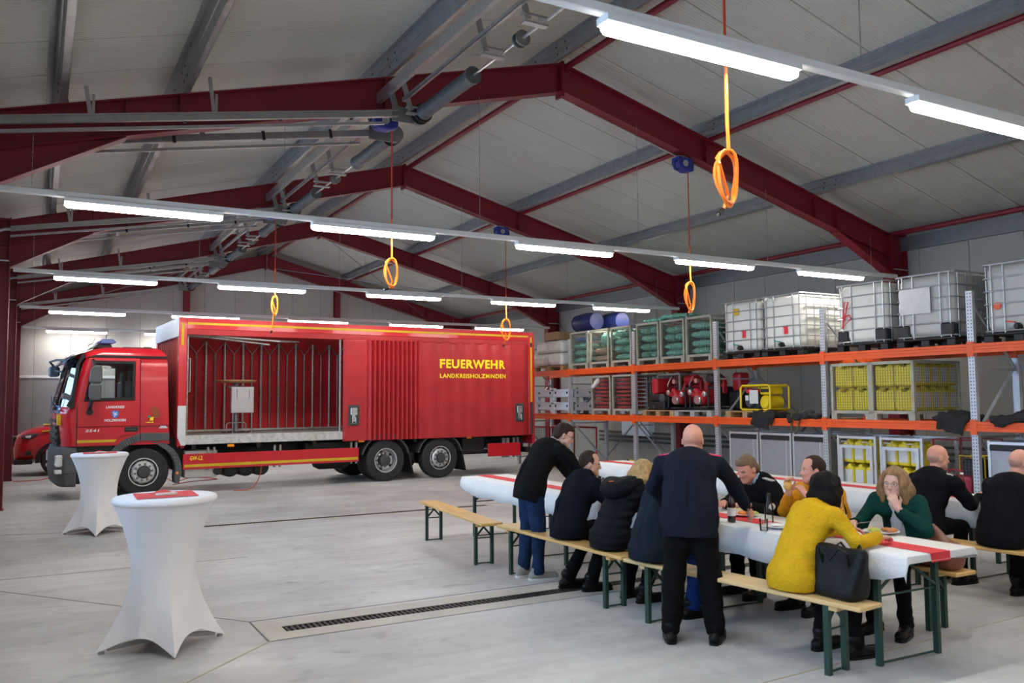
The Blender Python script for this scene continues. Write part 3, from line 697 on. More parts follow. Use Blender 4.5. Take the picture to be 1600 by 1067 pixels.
# window rubber around the side glass
for y0, y1 in ((-.012,.045),(WD-.045,WD+.012)):
    o = [(-1.07,1.84),(-.19,1.86),(-.19,2.61),(-.91,2.61)]; i_ = [(-1.01,1.90),(-.23,1.91),(-.23,2.56),(-.90,2.56)]
    b = MB(); [b.prism([o[k],o[(k+1)%4],i_[(k+1)%4],i_[k]], 'y', y0, y1) for k in range(4)]; b.build('window_frame', 'black', T)
dr = MB(); dr.prism([(-1.17,1.01),(-.60,1.01),(-.45,1.16),(-.25,1.20),(-.09,1.20),(-.09,1.355),(-1.17,1.355)], 'y', -.010, .02); dr.prism([(-1.17,1.365),(-.09,1.365),(-.09,1.85),(-1.17,1.83)], 'y', -.010, .02)
dr.prism([(-.185,1.85),(-.095,1.85),(-.105,2.665),(-.185,2.665)], 'y', -.010, .02); dr.prism([(-1.17,1.83),(-1.07,1.84),(-.92,2.61),(-.185,2.61),(-.185,2.665),(-1.0,2.665)], 'y', -.010, .02)
door = dr.build('cab_door', 'fire_red', T, bevel=.004)
h = MB(); h.box((-.36,-.022,1.255),(-.12,-.004,1.345)); h.build('door_handle', 'black', door, bevel=.01); h = MB(); h.box((-.345,-.03,1.285),(-.16,-.018,1.31)); h.build('handle_grip', 'dark_grey', door, bevel=.006)
s_ = MB(); s_.prism([(-1.17,1.065),(-.53,1.065),(-.49,1.115),(-1.17,1.115)], 'y', -.013, 0); s_.build('yellow_stripe', 'stripe_yellow', door)
h = MB(); h.box((-1.17,-.0135,1.205),(-.3,-.006,1.215)); h.build('crease', 'fire_red', door)
text('LANDKREIS', -.69, 1.705, .05, 'letter_white', door, -.013, w=.32, bold=.03); text('HOLZMINDEN', -.71, 1.455, .05, 'letter_white', door, -.013, w=.37, bold=.03)
text('2541', -1.04, 1.265, .05, 'letter_white', door, -.013, w=.23, slant=.3, bold=.02)
k = MB(); k.prism([(-.59,1.66),(-.47,1.66),(-.47,1.57),(-.49,1.54),(-.53,1.52),(-.57,1.54),(-.59,1.57)], 'y', -.0135, 0); k.build('crest_shield', 'crest_blue', door)
k = MB()
for q in (((-.56,1.57),(-.50,1.635)),((-.57,1.62),(-.53,1.595)),((-.545,1.54),(-.515,1.60)),((-.515,1.575),(-.49,1.60)),((-.56,1.645),(-.54,1.625))): k.bar((q[0][0],-.0145,q[0][1]),(q[1][0],-.0145,q[1][1]),.012,.002,up=(0,1,0))
k.build('crest_lion', 'letter_white', door)
k = MB(); [k.box((.02+.024*i,-.004,1.415),(.036+.024*i,.0,1.432+.004*(i%3))) for i in range(6)]; k.build('sticker_marks', 'letter_yellow', T)['kind'] = 'stuff'
k = MB(); k.box((.285,-.004,1.33),(.395,.0,1.355)); k.build('badge_plate', 'letter_white', T); k = MB(); k.box((.26,-.004,1.305),(.42,.0,1.325)); k.build('badge_bar', 'letter_white', T)
# rear-quarter sticker: plain brown drop with yellow and green spots
k = MB(); k.prism([(.13,1.72),(.20,1.73),(.26,1.66),(.27,1.56),(.24,1.51),(.17,1.50),(.15,1.58),(.12,1.66)], 'y', -.004, 0); k.build('sticker', 'brown', T)
k = MB(); k.prism([(.10,1.52),(.16,1.53),(.15,1.46),(.09,1.46)], 'y', -.005, 0); k.build('sticker_spot', 'letter_yellow', T); k = MB(); k.prism([(.05,1.56),(.10,1.56),(.10,1.52),(.05,1.52)], 'y', -.005, 0); k.build('sticker_spot', 'decal_green', T)
# near mirror
mr = MB(); mr.loft([[(x,y,z) for x,y in ((-1.02+d,-.24),(-.80-d*.2,-.22),(-.79-d*.2,-.06),(-.98+d,-.05))] for z,d in ((1.86,.06),(1.90,.0),(2.14,.0),(2.17,.02))]); mr.loft([[(x,y,z) for x,y in ((-1.02+d,-.25),(-.79-d*.2,-.23),(-.78-d*.2,-.06),(-.98+d,-.05))] for z,d in ((2.18,.02),(2.22,.0),(2.45,.02),(2.52,.10))])
mo = mr.build('mirror', 'plastic_grey', T, bevel=.03, seg=2)
mr = MB(); mr.tube([(-.93,.0,2.62),(-.93,-.12,2.60),(-.92,-.13,2.45)], .03, 8); mr.tube([(-.95,-.12,1.9),(-.97,-.1,1.74),(-.97,-.0,1.68)], .032, 8); mr.cyl((-.97,-.03,1.64),(-.97,.02,1.64),.06,n=14); mr.build('mirror_arm', 'black', mo)
# mirrors before the windscreen
fm = MB(); fm.loft([[(x,y,z) for x,y in ((-1.52+d,2.18),(-1.32-d,2.18),(-1.32-d,2.5),(-1.52+d,2.5))] for z,d in ((2.36,.03),(2.40,0),(2.54,0),(2.58,.03))]); f2 = fm.build('front_mirror', 'dark_grey', T, bevel=.03, seg=2)
fm = MB(); fm.tube([(-1.42,2.3,2.57),(-1.55,1.6,2.64),(-1.50,.7,2.64),(-1.30,.35,2.62),(-1.15,.2,2.66)], .022, 8); fm.tube([(-1.42,2.25,2.50),(-1.36,1.9,2.46),(-1.25,1.7,2.45)], .018, 8); fm.build('mirror_arm', 'black', f2)
vs = MB(); vs.loft([[(x0,.10,z0),(x0-.05,.5,z0-.01),(x0-.07,WD/2,z0-.01),(x0-.05,WD-.5,z0-.01),(x0,WD-.10,z0)] for x0,z0 in ((-1.06,2.83),(-1.22,2.75),(-1.34,2.64),(-1.40,2.55),(-1.37,2.54),(-1.20,2.72),(-1.04,2.80))], caps=False, closed=False); vs.build('sun_visor', 'visor_blue', T, smooth=True)
wp = MB(); wp.tube([(-1.5,.25,1.72),(-1.56,.22,1.80),(-1.55,.22,1.93),(-1.49,.3,1.92)], .012, 6); wp.tube([(-1.50,.5,1.72),(-1.47,1.1,1.95)], .012, 6); wp.tube([(-1.50,1.4,1.72),(-1.47,2.0,1.95)], .012, 6); wp.box((-1.56,.15,1.68),(-1.50,.3,1.74)); wp.build('wipers', 'black', T)
cw = MB(); cw.loft([[(fx(z)-.03+e,y,z) for y,e in ((.06,.24),(.14,.10),(.35,.0),(WD/2,-.03),(WD-.35,.0),(WD-.14,.10),(WD-.06,.24))] for z in (1.62,1.69,1.77)], caps=False, closed=False); cwo = cw.build('cowl', 'visor_blue', T, smooth=True); cwo.modifiers.new('s','SOLIDIFY').thickness = .02
gr = MB()
for z in (1.08,1.20,1.32,1.44): gr.box((-1.50,.45,z),(-1.42,WD-.45,z+.05))
gr.box((-1.47,.42,1.02),(-1.42,WD-.42,1.55)); gr.build('grille', 'black', T); k = MB(); k.box((-1.49,.20,1.40),(-1.43,.38,1.60)); k.build('plate_yellow', 'stripe_yellow', T)
# bumper with lamps
def bump_ring(z, g): 
    h_ = [(-1.17,-.0+g),(-1.22,-.004+g),(-1.36+g,.015+g),(-1.45+g,.09+g),(-1.50+g,.25),(-1.53+g,.7),(-1.54+g,WD/2)]
    f = h_+[(x,WD-y) for x,y in h_[-2::-1]]; return [(x,y,z) for x,y in f]
b = MB(); b.loft([bump_ring(z,g) for z,g in ((.25,.08),(.30,.03),(.48,.0),(.495,.012),(.51,.0),(.85,.0),(.97,.03),(1.0,.09))]); bo = b.build('bumper', 'plastic_grey', T, smooth=True, angle=28)
for y0,y1 in ((.06,.34),(WD-.34,WD-.06)):
    k = MB(); k.cbox((-1.455,(y0+y1)/2-.06*(1 if y0<1 else -1),.74),(.13,.2,.22)); k.build('headlamp', 'headlamp', bo, bevel=.03, seg=2); k = MB(); k.cbox((-1.455,(y0+y1)/2-.06*(1 if y0<1 else -1),.54),(.13,.18,.08)); k.build('fog_lamp', 'headlamp', bo, bevel=.015)
k = MB(); k.box((-1.30,-.006,.79),(-1.19,.0,.85)); k.build('side_marker', 'marker_red', bo)
st = MB()
for z in (.34,.62,.88): st.box((-1.16,.03,z),(-.5,.34,z+.07))
st.box((-1.16,.06,.3),(-.55,.12,1.0)); st.build('entry_steps', 'black', T)
# wheel arches of the cab
ac = MB(); O = arc(0,.48,.72,2.55,PI/2+.25,10)+[(-.08,1.225)]; I = arc(0,.48,.585,2.55,PI/2+.25,10)+[(-.08,1.07)]
band(ac, O, I, -.02, .25); ac.prism([(-.07,1.07),(.455,1.06),(.455,1.215),(-.07,1.225)], 'y', -.02, .25); ac.build('wheel_arch', 'plastic_grey', T, bevel=.008)
ac = MB(); O = [(.12,1.055),(.36,1.04)]+arc(.10,.48,.60,.75,-.30,8)+[(.66,.22)]; I = [(.14,1.02),(.22,1.0)]+arc(.06,.48,.52,.85,-.25,8)+[(.58,.22)]
band(ac, O, I, .0, .30); ao = ac.build('rear_fender', 'plastic_grey', T, bevel=.008); k = MB(); k.cyl((.615,-.01,.42),(.615,.01,.42),.026,n=14); k.build('fender_reflector', 'amber', ao)
ac = MB(); O = arc(0,.48,.60,0,PI,16); I = arc(0,.48,.56,0,PI,16); band(ac, O, I, .05, .42); ac.box((-.62,.34,.5),(.62,.40,1.1)); ac.build('arch_liner', 'black', T)
# beacon bar
bc = MB(); bc.prism([(-.90,2.87),(-.80,2.96),(-.60,2.96),(-.56,2.87)], 'y', .3, 2.2); bb = bc.build('beacon_base', 'black', T, bevel=.01)
bc = MB(); bc.prism([(-.80,2.955),(-.77,3.03),(-.74,3.045),(-.56,3.045),(-.50,2.985),(-.56,2.955)], 'y', .25, 2.25); bc.build('beacon_lens', 'beacon_blue', bb, bevel=.012)
bc = MB(); bc.tube([(-.95,.4,2.86),(-.98,.4,2.93),(-.90,.4,2.96)], .01, 6); bc.tube([(-.66,.8,2.88),(-.60,.8,3.25)], .006, 6); bc.tube([(-.9,1.2,2.85),(-.78,1.2,3.12)], .005, 6); bc.build('antenna', 'black', bb)
k = MB(); k.box((-.35,.5,2.88),(-.0,2.0,2.915)); k.box((.05,.6,2.87),(.2,1.0,2.93)); k.build('roof_hatch', 'dark_grey', T, bevel=.01)
# ------------------------------------------------------------------ load body
Z0, Z1 = .96, 3.50
fw_ = MB()
for i in range(12):
    y = .06+i*.2; fw_.prism([(.68,y),(.68,y+.1),(.63,y+.12),(.63,y+.18),(.68,y+.2)], 'z', .9, 3.16)
fw_.box((.68,.05,.9),(.74,WD-.05,3.16)); fw_.build('bulkhead', 'fire_red_dull', T)
b = MB(); b.box((.58,.0,3.12),(.74,WD,Z1)); b.build('fairing', 'white_panel', T, bevel=.01)
b = MB(); b.add([(.60,-.01,Z1+.01),(9.1,-.01,Z1+.01),(9.1,WD+.01,Z1+.01),(.60,WD+.01,Z1+.01)],[(0,1,2,3)]); b.build('body_roof', 'tarp_roof', T)
def post(x0, x1, y0, y1, front):
    b = MB(); b.box((x0,y0,Z0-.02),(x1,y1,Z1)); o = b.build('corner_post', 'fire_red', T, bevel=.008); return o
po = post(.60,.755,-.012,.12,1); post(.60,.755,WD-.12,WD+.012,1); pr = post(8.93,9.10,-.012,.12,0); post(8.93,9.10,WD-.12,WD+.012,0)
k = MB(); k.box((.645,-.016,2.95),(.695,-.010,3.40)); k.build('yellow_stripe', 'stripe_yellow', po); k = MB(); k.prism([(.60,1.12),(.67,.955),(.755,.955),(.755,1.74),(.60,1.74)], 'y', -.018, -.010); k.build('kick_plate', 'white_panel', po)
k = MB(); k.box((8.985,-.016,1.75),(9.04,-.010,3.38)); k.build('yellow_stripe', 'stripe_yellow', pr); k = MB(); k.box((8.97,-.018,.95),(9.06,-.010,1.74)); k.build('kick_plate', 'dark_grey', pr); k = MB(); k.box((8.99,-.035,3.13),(9.03,-.010,3.24)); k.build('marker_lamp', 'black', pr, bevel=.005)
b = MB(); b.box((9.08,.05,.7),(9.16,WD-.05,3.38)); b.build('tail_lift', 'fire_red', T, bevel=.01)
for yy in (-.008, WD-.09):
    b = MB(); b.box((.755,yy,3.28),(8.93,yy+.10,Z1)); hr = b.build('header_rail', 'fire_red', T, bevel=.006); b = MB(); b.box((.755,yy+.012 if yy<1 else yy,3.17),(8.93,yy+.11,3.28)); b.build('curtain_track', 'fire_red_dull', hr)
    k = MB(); k.box((.76,yy-.004 if yy<1 else yy+.1,3.37),(8.92,yy if yy<1 else yy+.104,3.415)); k.build('yellow_stripe', 'stripe_yellow', hr)
b = MB(); b.box((.74,.02,1.10),(4.05,WD,1.15)); b.box((4.05,.12,1.10),(8.98,WD,1.15)); b.build('load_floor', 'load_floor', T)
for yy in (0,WD-.06):
    xe = 9.0 if yy else 4.06; b = MB(); b.prism([(yy,.97),(yy+.06,.97),(yy+.06,1.15),(yy,1.15)], 'x', .757, xe); b.box((.757,yy-.006,1.0),(xe,yy,1.035)); b.box((.757,yy-.004,1.12),(xe,yy,1.15)); b.build('side_sill', 'alu', T)
b = MB(); b.box((8.98,.05,1.1),(9.06,WD-.05,3.3)); b.build('rear_wall', 'fire_red_dull', T)
# drawn far curtain with poles and scissor gear
def fy(x): return WD-.10+.02*abs(((x/.42)%1)*2-1)
b = MB(); xs = [.76+.21*i for i in range(40)]; b.loft([[(x,fy(x),z) for x in xs] for z in (1.15,3.25)], caps=False, closed=False); fc = b.build('far_curtain', 'curtain_dark', T)
for i in range(20):
    x = .80+.42*i
    p_ = MB(); p_.cyl((x,WD-.16,1.15),(x,WD-.16,3.2),.030,n=10); p_.build('pole', 'alu_tube', fc, smooth=True)
    p_ = MB(); p_.cyl((x+.21,WD-.15,1.15),(x+.21,WD-.15,2.93),.018,n=8); p_.cyl((x+.21,WD-.15,2.82),(x+.21,WD-.15,2.86),.028,n=8); p_.bar((x+.21,WD-.15,2.92),(x+.03,WD-.15,3.16),.012,.04,up=(0,1,0)); p_.bar((x+.21,WD-.15,2.92),(x+.39,WD-.15,3.16),.012,.04,up=(0,1,0)); p_.build('scissor_stay', 'galv', fc)
b = MB(); b.box((.757,WD-.2,1.15),(8.95,WD-.1,1.19)); b.build('floor_rail', 'alu', fc)
# aluminium slats stowed under the roof, grab bar at the post
for k_, (y, xe, z) in enumerate(((.30,2.72,3.10),(.50,2.55,3.04),(.75,3.05,3.13),(.95,3.35,3.15))):
    b = MB(); b.bar((.78,y,3.20),(xe,y,z),.11,.035); b.build('stowed_slat', 'alu_tube' if k_ else 'galv_bright', T, bevel=.008)
b = MB(); b.tube([(.76,.2,2.70),(.86,.2,2.70),(.86,.2,2.02),(.76,.2,2.02)], .018, 8); b.build('grab_bar', 'galv_bright', T)
b = MB(); b.cyl((.79,.1,1.15),(.79,.1,3.2),.022,n=8); b.cyl((4.02,.12,1.15),(4.02,.12,3.2),.028,n=8); b.build('side_pole', 'alu_tube', T)
# near curtain
def fold(x, z):
    if x < 4.52: y = .0
    elif x < 5.88:
        u = (x-4.52)/.112; k = min(1,(x-4.52)/.25,(5.88-x)/.15+.3); y = k*(-.045+.12*abs((u%1)*2-1)**1.3)
    elif x < 8.42:
        u = (x-5.88)/.365; y = -.034*(.5+.5*math.cos(2*PI*u))*(.35+.65*max(0,min(1,(z-1.0)/2.2)))
    else: y = .0
    return -.012+y*(.75+.25*(z-.9)/2.3)
xs = list(np.arange(4.04,4.53,.12))+list(np.arange(4.52,5.88,.014))+list(np.arange(5.88,8.43,.036))+[8.46,8.6,8.75,8.925]
zs = [.925,.935,1.05,1.4,1.8,2.2,2.6,2.9,3.0,3.08,3.14,3.19]
b = MB(); rows = []
for z in zs:
    row = []
    for x in xs:
        y = fold(x,z)
        if z > 2.95 and 5.88 < x < 8.42: y += .05*(z-2.95)/.24*abs((((x-5.88)/.365+.5)%1)*2-1)
        if z < .93: y += .03
        row.append((x,y,z))
    rows.append(row)
b.loft(rows, caps=False, closed=False); cu = b.build('side_curtain', 'curtain_red', T, smooth=True, angle=50); cu.modifiers.new('s','SOLIDIFY').thickness = .004
text('FEUERWEHR', 6.43, 2.565, .215, 'letter_yellow', cu, -.008, w=1.81, bold=.04, space=1.12, surf=fold)
text('LANDKREISHOLZMINDEN', 6.43, 2.335, .105, 'letter_yellow', cu, -.008, w=1.82, bold=.03, space=1.12, surf=fold)
for x in (4.16, 8.52):
    k = MB(); k.box((x,-.026,1.27),(x+.265,-.010,1.72)); lt = k.build('latch_plate', 'dark_grey', cu, bevel=.02); k = MB(); k.box((x+.05,-.045,1.50),(x+.21,-.022,1.66)); k.box((x+.09,-.04,1.35),(x+.17,-.02,1.52)); k.build('latch', 'alu_tube', lt, bevel=.01); k = MB(); k.tube([(x+.09,-.04,1.45),(x+.09,-.05,1.32),(x+.17,-.05,1.32),(x+.17,-.04,1.45)], .009, 6); k.build('latch_loop', 'galv_bright', lt)
# underrun guards
def guard(x0, x1, z0, z1, stripe):
    b = MB(); b.box((x0,.0,z0),(x1,.03,z1)); g = b.build('side_guard', 'fire_red', T, bevel=.004)
    if stripe: k = MB(); k.box((x0+.02,-.004,z0+.045),(x1-.02,.0,z0+.10)); k.build('yellow_stripe', 'stripe_yellow', g)
    for x in ((x0+x1)/2+.05, x1-.1, x0+.55):
        for dx in (-.06,.06):
            k = MB(); k.box((x+dx-.02,.04,z0-.04),(x+dx+.02,.10,z1+.12)); k.build('guard_bracket', 'galv', g)
    return g
g = guard(.72,4.42,.475,.78,1); text('GW-L2', .85, .655, .085, 'letter_yellow', g, -.004, w=.24, bold=.02)
guard(7.75,8.68,.44,.755,0)
b = MB(); b.box((.77,.08,.30),(1.40,.55,.84)); b.build('exhaust_box', 'perforated', T, bevel=.015); b = MB(); b.cyl((1.40,.03,.42),(1.40,.12,.42),.085,n=20); b.build('exhaust_pipe', 'black', T)
for x in (1.68,2.0,2.3):
    b = MB(); b.lathe([(.0,.06),(.1,.07),(.16,.12),(.17,.2),(.17,.8),(.1,.9)], 20, 'y', (x,0,.44)); b.build('air_tank', 'black', T, smooth=True)
b = MB(); b.lathe([(.0,3.55),(.14,3.58),(.2,3.7),(.2,4.3),(.12,4.4)], 20, 'x', (0,.55,.50)); b.box((3.3,.3,.6),(4.4,1.0,.9)); b.build('silencer', 'black', T, smooth=True)
for x in (5.08,6.46):
    b = MB(); O = arc(x,.468,.60,.25,PI-.25,16); I = arc(x,.468,.565,.25,PI-.25,16); band(b, O, I, .02, .62); fd = b.build('axle_fender', 'dark_grey', T); b = MB(); b.prism([(x+.57,.62),(x+.60,.62),(x+.70,.14),(x+.67,.14)], 'y', .04, .6); b.build('mud_flap', 'black', fd)
for x in (1.58,4.42,7.16): b = MB(); b.box((x,.0,.90),(x+.13,.03,.95)); b.build('side_marker', 'amber', T)
b = MB(); b.box((8.9,.1,.5),(9.1,WD-.1,.62)); b.box((8.85,.3,.55),(8.95,.4,.95)); b.box((8.85,2.1,.55),(8.95,2.2,.95)); b.build('rear_underrun', 'black', T)
# bar table standing on the load bed (own thing)
TL = lambda x, y, z: T.location + Matrix.Rotation(math.radians(3),3,'Z') @ Vector((x,y,z))
t = thing('standing_table', 'round wooden standing table with grey post on the truck load bed', 'table', TL(1.99,1.0,1.152), math.radians(3))
MB().lathe([(.0,0),(.30,0),(.30,.012),(.05,.02)], 28).build('base_plate', 'black', t); MB().cyl((0,0,.01),(0,0,1.06),.055,n=18).build('post', 'rim_dark', t, smooth=True)
b = MB(); b.lathe([(.0,1.06),(.30,1.07),(.41,1.095),(.43,1.115),(.42,1.125),(.0,1.13)], 36); b.build('table_top', 'beech', t, smooth=True)
b = MB(); b.tube([(-.22,-.1,.012),(-.22,-.1,.17),(-.19,-.1,.21),(.16,-.1,.21),(.19,-.1,.17),(.19,-.1,.012)], .013, 8); b.build('foot_rail', 'steel', t, smooth=True)
sg = thing('perforated_panel', 'grey perforated metal panel hung on the standing table in the truck', 'panel', TL(2.05,.75,1.152), math.radians(3))
b = MB(); b.box((-.24,-.06,.43),(.24,-.045,.98)); b.box((-.24,-.06,.43),(-.225,.0,.98)); b.box((.225,-.06,.43),(.24,.0,.98)); b.build('sheet', 'sheet_grey', sg)
for x in (-.12,.14): b = MB(); b.bar((x,-.05,.55),(x,-.065,.93),.008,.006,up=(0,1,0)); b.build('slot', 'dark_grey', sg)
for x in (-.2,.2): b = MB(); b.cyl((x,-.04,.0),(x,-.04,.45),.014,n=8); b.build('leg', 'galv', sg)
b = MB(); b.box((-.3,-.02,.96),(.05,.02,1.0)); b.build('hook_bar', 'dark_grey', sg)
# cables on the floor
def ground_cable(pts, r, m, label):
    P = [at_z(x,y,r) for x,y in pts]; Q = []
    for i in range(len(P)-1):
        for k in range(6):
            a = P[max(i-1,0)]; b_ = P[i]; c = P[i+1]; d = P[min(i+2,len(P)-1)]; u = k/6
            Q.append(.5*((2*b_)+(c-a)*u+(2*a-5*b_+4*c-d)*u*u+(3*b_-a-3*c+d)*u**3))
    Q.append(P[-1]); tag(MB().tube(Q, r, 6).build('cable', m, smooth=True), label, 'cable')
ground_cable([(262,748),(275,752),(300,746),(340,748),(300,752),(270,757)], .010, 'hose_red', 'red cable lying in loops beside the front wheel of the truck')
ground_cable([(20,752),(60,750),(90,744),(110,748)], .010, 'hose_red', 'red cable on the floor between pillar and truck bumper')
b = MB(); P = [TL(2.28,.05,.5),TL(2.27,.02,.35),TL(2.2,-.03,.2),TL(2.1,-.08,.06),TL(1.95,-.1,.012),TL(1.7,-.05,.012)]; b.tube(P, .009, 6); tag(b.build('cable', 'hose_red', smooth=True), 'red cable hanging from the truck side guard to the floor', 'cable')
# ------------------------------------------------------------------ pickup behind the truck
P_ = thing('pickup', 'red pickup with yellow stripe parked behind the truck cab', 'pickup', (.52,24.38,0), math.radians(1))
W2 = 1.85
prof = [  # x, z-top, z-bottom, half-width inset
 (-.97,.80,.45,.22),(-.93,.98,.36,.12),(-.80,1.10,.34,.05),(-.45,1.22,.34,.01),(.10,1.29,.36,0),(.55,1.32,.36,0),(2.0,1.32,.36,0),(2.6,1.28,.36,0),(4.2,1.26,.4,.02),(4.3,1.2,.5,.04)]
b = MB(); R_ = []
for x,zt,zb,i in prof:
    R_.append([(x,i,zb),(x,i-.0,zb+(zt-zb)*.6),(x,i+.03,zt-.08),(x,i+.14,zt),(x,W2/2,zt+.02),(x,W2-i-.14,zt),(x,W2-i-.03,zt-.08),(x,W2-i,zb+(zt-zb)*.6),(x,W2-i,zb),(x,W2/2,zb)])
b.loft(R_); b.build('body', 'fire_red', P_, smooth=True, angle=50, sub=1)
b = MB(); b.loft([[(x,i,z),(x,W2-i,z)][::1]+[(x2,W2-i,z),(x2,i,z)] for x,x2,i,z in ((.45,2.35,.06,1.30),(.95,2.25,.16,1.78),(1.15,2.1,.2,1.82))]); b.build('cabin', 'fire_red', P_, bevel=.04, seg=2)
b = MB(); b.loft([[(.47,.12,1.34),(.47,W2-.12,1.34)],[(.93,.2,1.75),(.93,W2-.2,1.75)]], caps=False, closed=False); b.build('windscreen', 'wind_glass', P_)
b = MB(); b.prism([(.75,1.36),(2.2,1.36),(2.15,1.72),(1.05,1.72)], 'y', .08, .1); b.build('side_window', 'black', P_)
def pw(x, y, s):
    Mx = Matrix.Translation((x,y,.375)) @ Matrix.Diagonal((1,s,1,1)); b = MB(); b.lathe([(.24,.03),(.25,.0),(.34,.0),(.37,.03),(.375,.06),(.375,.2),(.36,.24),(.24,.24)], 32, 'y', M=Mx, caps=False); t = b.build('tyre', 'tyre', P_, smooth=True)
    b = MB(); b.lathe([(.0,.06),(.05,.05)], 16, 'y', M=Mx)
    for i in range(6): a = 2*PI*i/6; b.bar((.05*math.cos(a),.04,.05*math.sin(a)),(.235*math.cos(a),.02,.235*math.sin(a)),.05,.03,up=(0,1,0),M=Mx)
    b.lathe([(.245,.02),(.225,.02),(.225,.2)], 24, 'y', M=Mx, caps=False); b.lathe([(0,.12),(.23,.12)], 24, 'y', M=Mx, caps=False); b.build('rim', 'black', t)
for x in (0,3.2): pw(x,-.01,1); pw(x,W2+.01,-1)
b = MB(); O = arc(0,.375,.49,-.1,PI+.1,16); I = arc(0,.375,.40,-.1,PI+.1,16); band(b, O, I, -.012, .25); b.build('wheel_arch', 'black', P_)
b = MB(); b.prism([(-.82,1.00),(-.78,.94),(-.62,.93),(-.48,.99),(-.42,1.07),(-.64,1.06)], 'y', .0, .25); hl = b.build('headlamp', 'dark_grey', P_, bevel=.015); b = MB(); b.prism([(-.74,1.01),(-.70,.955),(-.60,.955),(-.58,1.03)], 'y', -.006, .05); b.build('reflector', 'headlamp', hl, bevel=.01)
b = MB(); b.box((-.99,.3,.74),(-.90,W2-.3,.98)); b.box((-.96,.06,.30),(-.55,W2-.06,.42)); b.box((-.72,.0,.53),(-.58,.12,.63)); b.build('grille', 'black', P_, bevel=.02)
b = MB(); b.prism([(-.36,1.10),(.6,1.17),(.6,1.205),(-.36,1.13)], 'y', -.012, .06); b.build('yellow_stripe', 'stripe_yellow', P_)
b = MB(); b.box((-.32,.35,1.262),(-.12,.75,1.285)); b.build('hood_lettering', 'stripe_yellow', P_)
# ------------------------------------------------------------------ pallet racking along the right wall
mat('rack_orange', (.80,.10,.012), .4, var=.06, scale=3); mat('rack_steel', (.50,.52,.55), .4, .4, var=.1)
mat('cage_paint', (.36,.36,.30), .55, var=.15, dirt=((.42,.30,.14), 5, .5)); mat('cage_wire', (.13,.13,.12), .5, .3, var=.1)
mat('bag_green', (.19,.50,.38), .55, var=.14, scale=7, bump=.5, bscale=30); mat('bag_tan', (.42,.32,.23), .7, var=.18, scale=8, bump=.5, bscale=30); mat('bag_red', (.45,.04,.05), .6, var=.3, scale=9, bump=.5, bscale=35)
mat('bag_blue', (.06,.18,.55), .5, var=.1); mat('barrel_blue', (.006,.014,.085), .5, var=.1)
mat('ibc_white', (.74,.73,.66), .4, var=.04, scale=1.5, spec=.4); mat('ibc_grey', (.50,.50,.46), .45, var=.05, scale=1.5); mat('ibc_wire', (.45,.46,.47), .38, .7, var=.1)
mat('yellow_can', (.72,.58,.03), .45, var=.08, scale=4); mat('yellow_paint', (.80,.58,.01), .35, var=.05); mat('pallet_wood', (.40,.24,.11), .7, var=.22, scale=7); mat('pallet_grey', (.38,.38,.37), .6, var=.08)
mat('crate_blue', (.66,.77,.90), .5, var=.04); mat('crate_grey', (.26,.27,.28), .5, var=.06); mat('film_white', (.70,.71,.70), .35, var=.12, scale=6, bump=.7, bscale=18); mat('carton', (.34,.22,.13), .75, var=.1)
mat('teal', (.01,.30,.24), .4, var=0); mat('alu_profile', (.62,.63,.64), .35, .6, var=.05); mat('panel_grey', (.36,.36,.38), .35, .4, var=.06); mat('label_white', (.62,.62,.60), .6, var=.06, scale=30); mat('label_red', (.70,.03,.04), .5, var=0); mat('red_paint', (.48,.015,.025), .4, var=.08); mat('red_cart', (.30,.008,.03), .4, var=.06)
mat('hazard_yellow', (.85,.55,.01), .5, var=0); mat('cloth_black', (.014,.014,.016), .8, var=.25, scale=8)
RX = 12.0; UY = [21.07-2.7*i for i in range(8)]; ZA_, ZB_ = 2.575, 1.43
rack = thing('pallet_rack', 'long orange and grey pallet rack standing along the right wall', 'rack', (RX,0,0))
up = MB(); up.box((0,-.05,0),(.01,.05,3.36)); up.box((.01,-.05,0),(.07,-.042,3.36)); up.box((.01,.042,0),(.07,.05,3.36)); upm = up.mesh('upright')
hb = MB(); z = .12
while z < 3.33: [hb.box((-.0012,s*.022-.007,z-.009),(.003,s*.022+.007,z+.009)) for s in (-1,1)]; z += .05
hbm = hb.mesh('upright_holes')
for y in UY:
    u = link('upright', upm, 'rack_steel', rack, loc=(0,y,0)); ho = link('hole_rows', hbm, 'black', u); ho['kind'] = 'stuff'
    u2 = link('upright', upm, 'rack_steel', rack, loc=(1.1,y,0))
    for k, (za, zb) in enumerate(((.25,1.25),(1.25,.25+2.0),(2.25,3.2))):
        d = MB(); d.bar((.05,y,za if k%2 else zb),(1.08,y,zb if k%2 else za),.03); d.build('brace', 'rack_steel', rack)
    for z in (.2,1.2,2.2,3.25): d = MB(); d.bar((.05,y,z),(1.1,y,z),.03); d.build('brace', 'rack_steel', rack)
    f = MB(); f.box((-.03,y-.07,0),(.10,y+.07,.008)); f.build('foot_plate', 'rack_steel', rack)
def beam_mesh():
    b = MB(); L_ = 2.6; b.prism([(-.02,0),(.03,0),(.03,.14),(-.015,.14),(-.02,.135),(-.02,.10),(-.012,.092),(-.012,.055),(-.02,.047)], 'y', 0, L_); 
    for y in (-.05,L_-.0): b.box((-.026,y,-.05),(.0,y+.05,.17))
    return b.mesh('beam')
bm_ = beam_mesh()
for i in range(7):
    for z in (ZA_-.14, ZB_-.14):
        for x in (.0,1.09): link('beam', bm_, 'rack_orange', rack, loc=(x,UY[i+1]+.05,z))
for (i, z) in ((0,ZB_),(2,ZB_),(3,ZB_),(5,ZB_)): d = MB(); d.box((.03,UY[i+1]+.06,z-.03),(1.07,UY[i]-.06,z-.002)); d.build('deck_board', 'carton', rack)
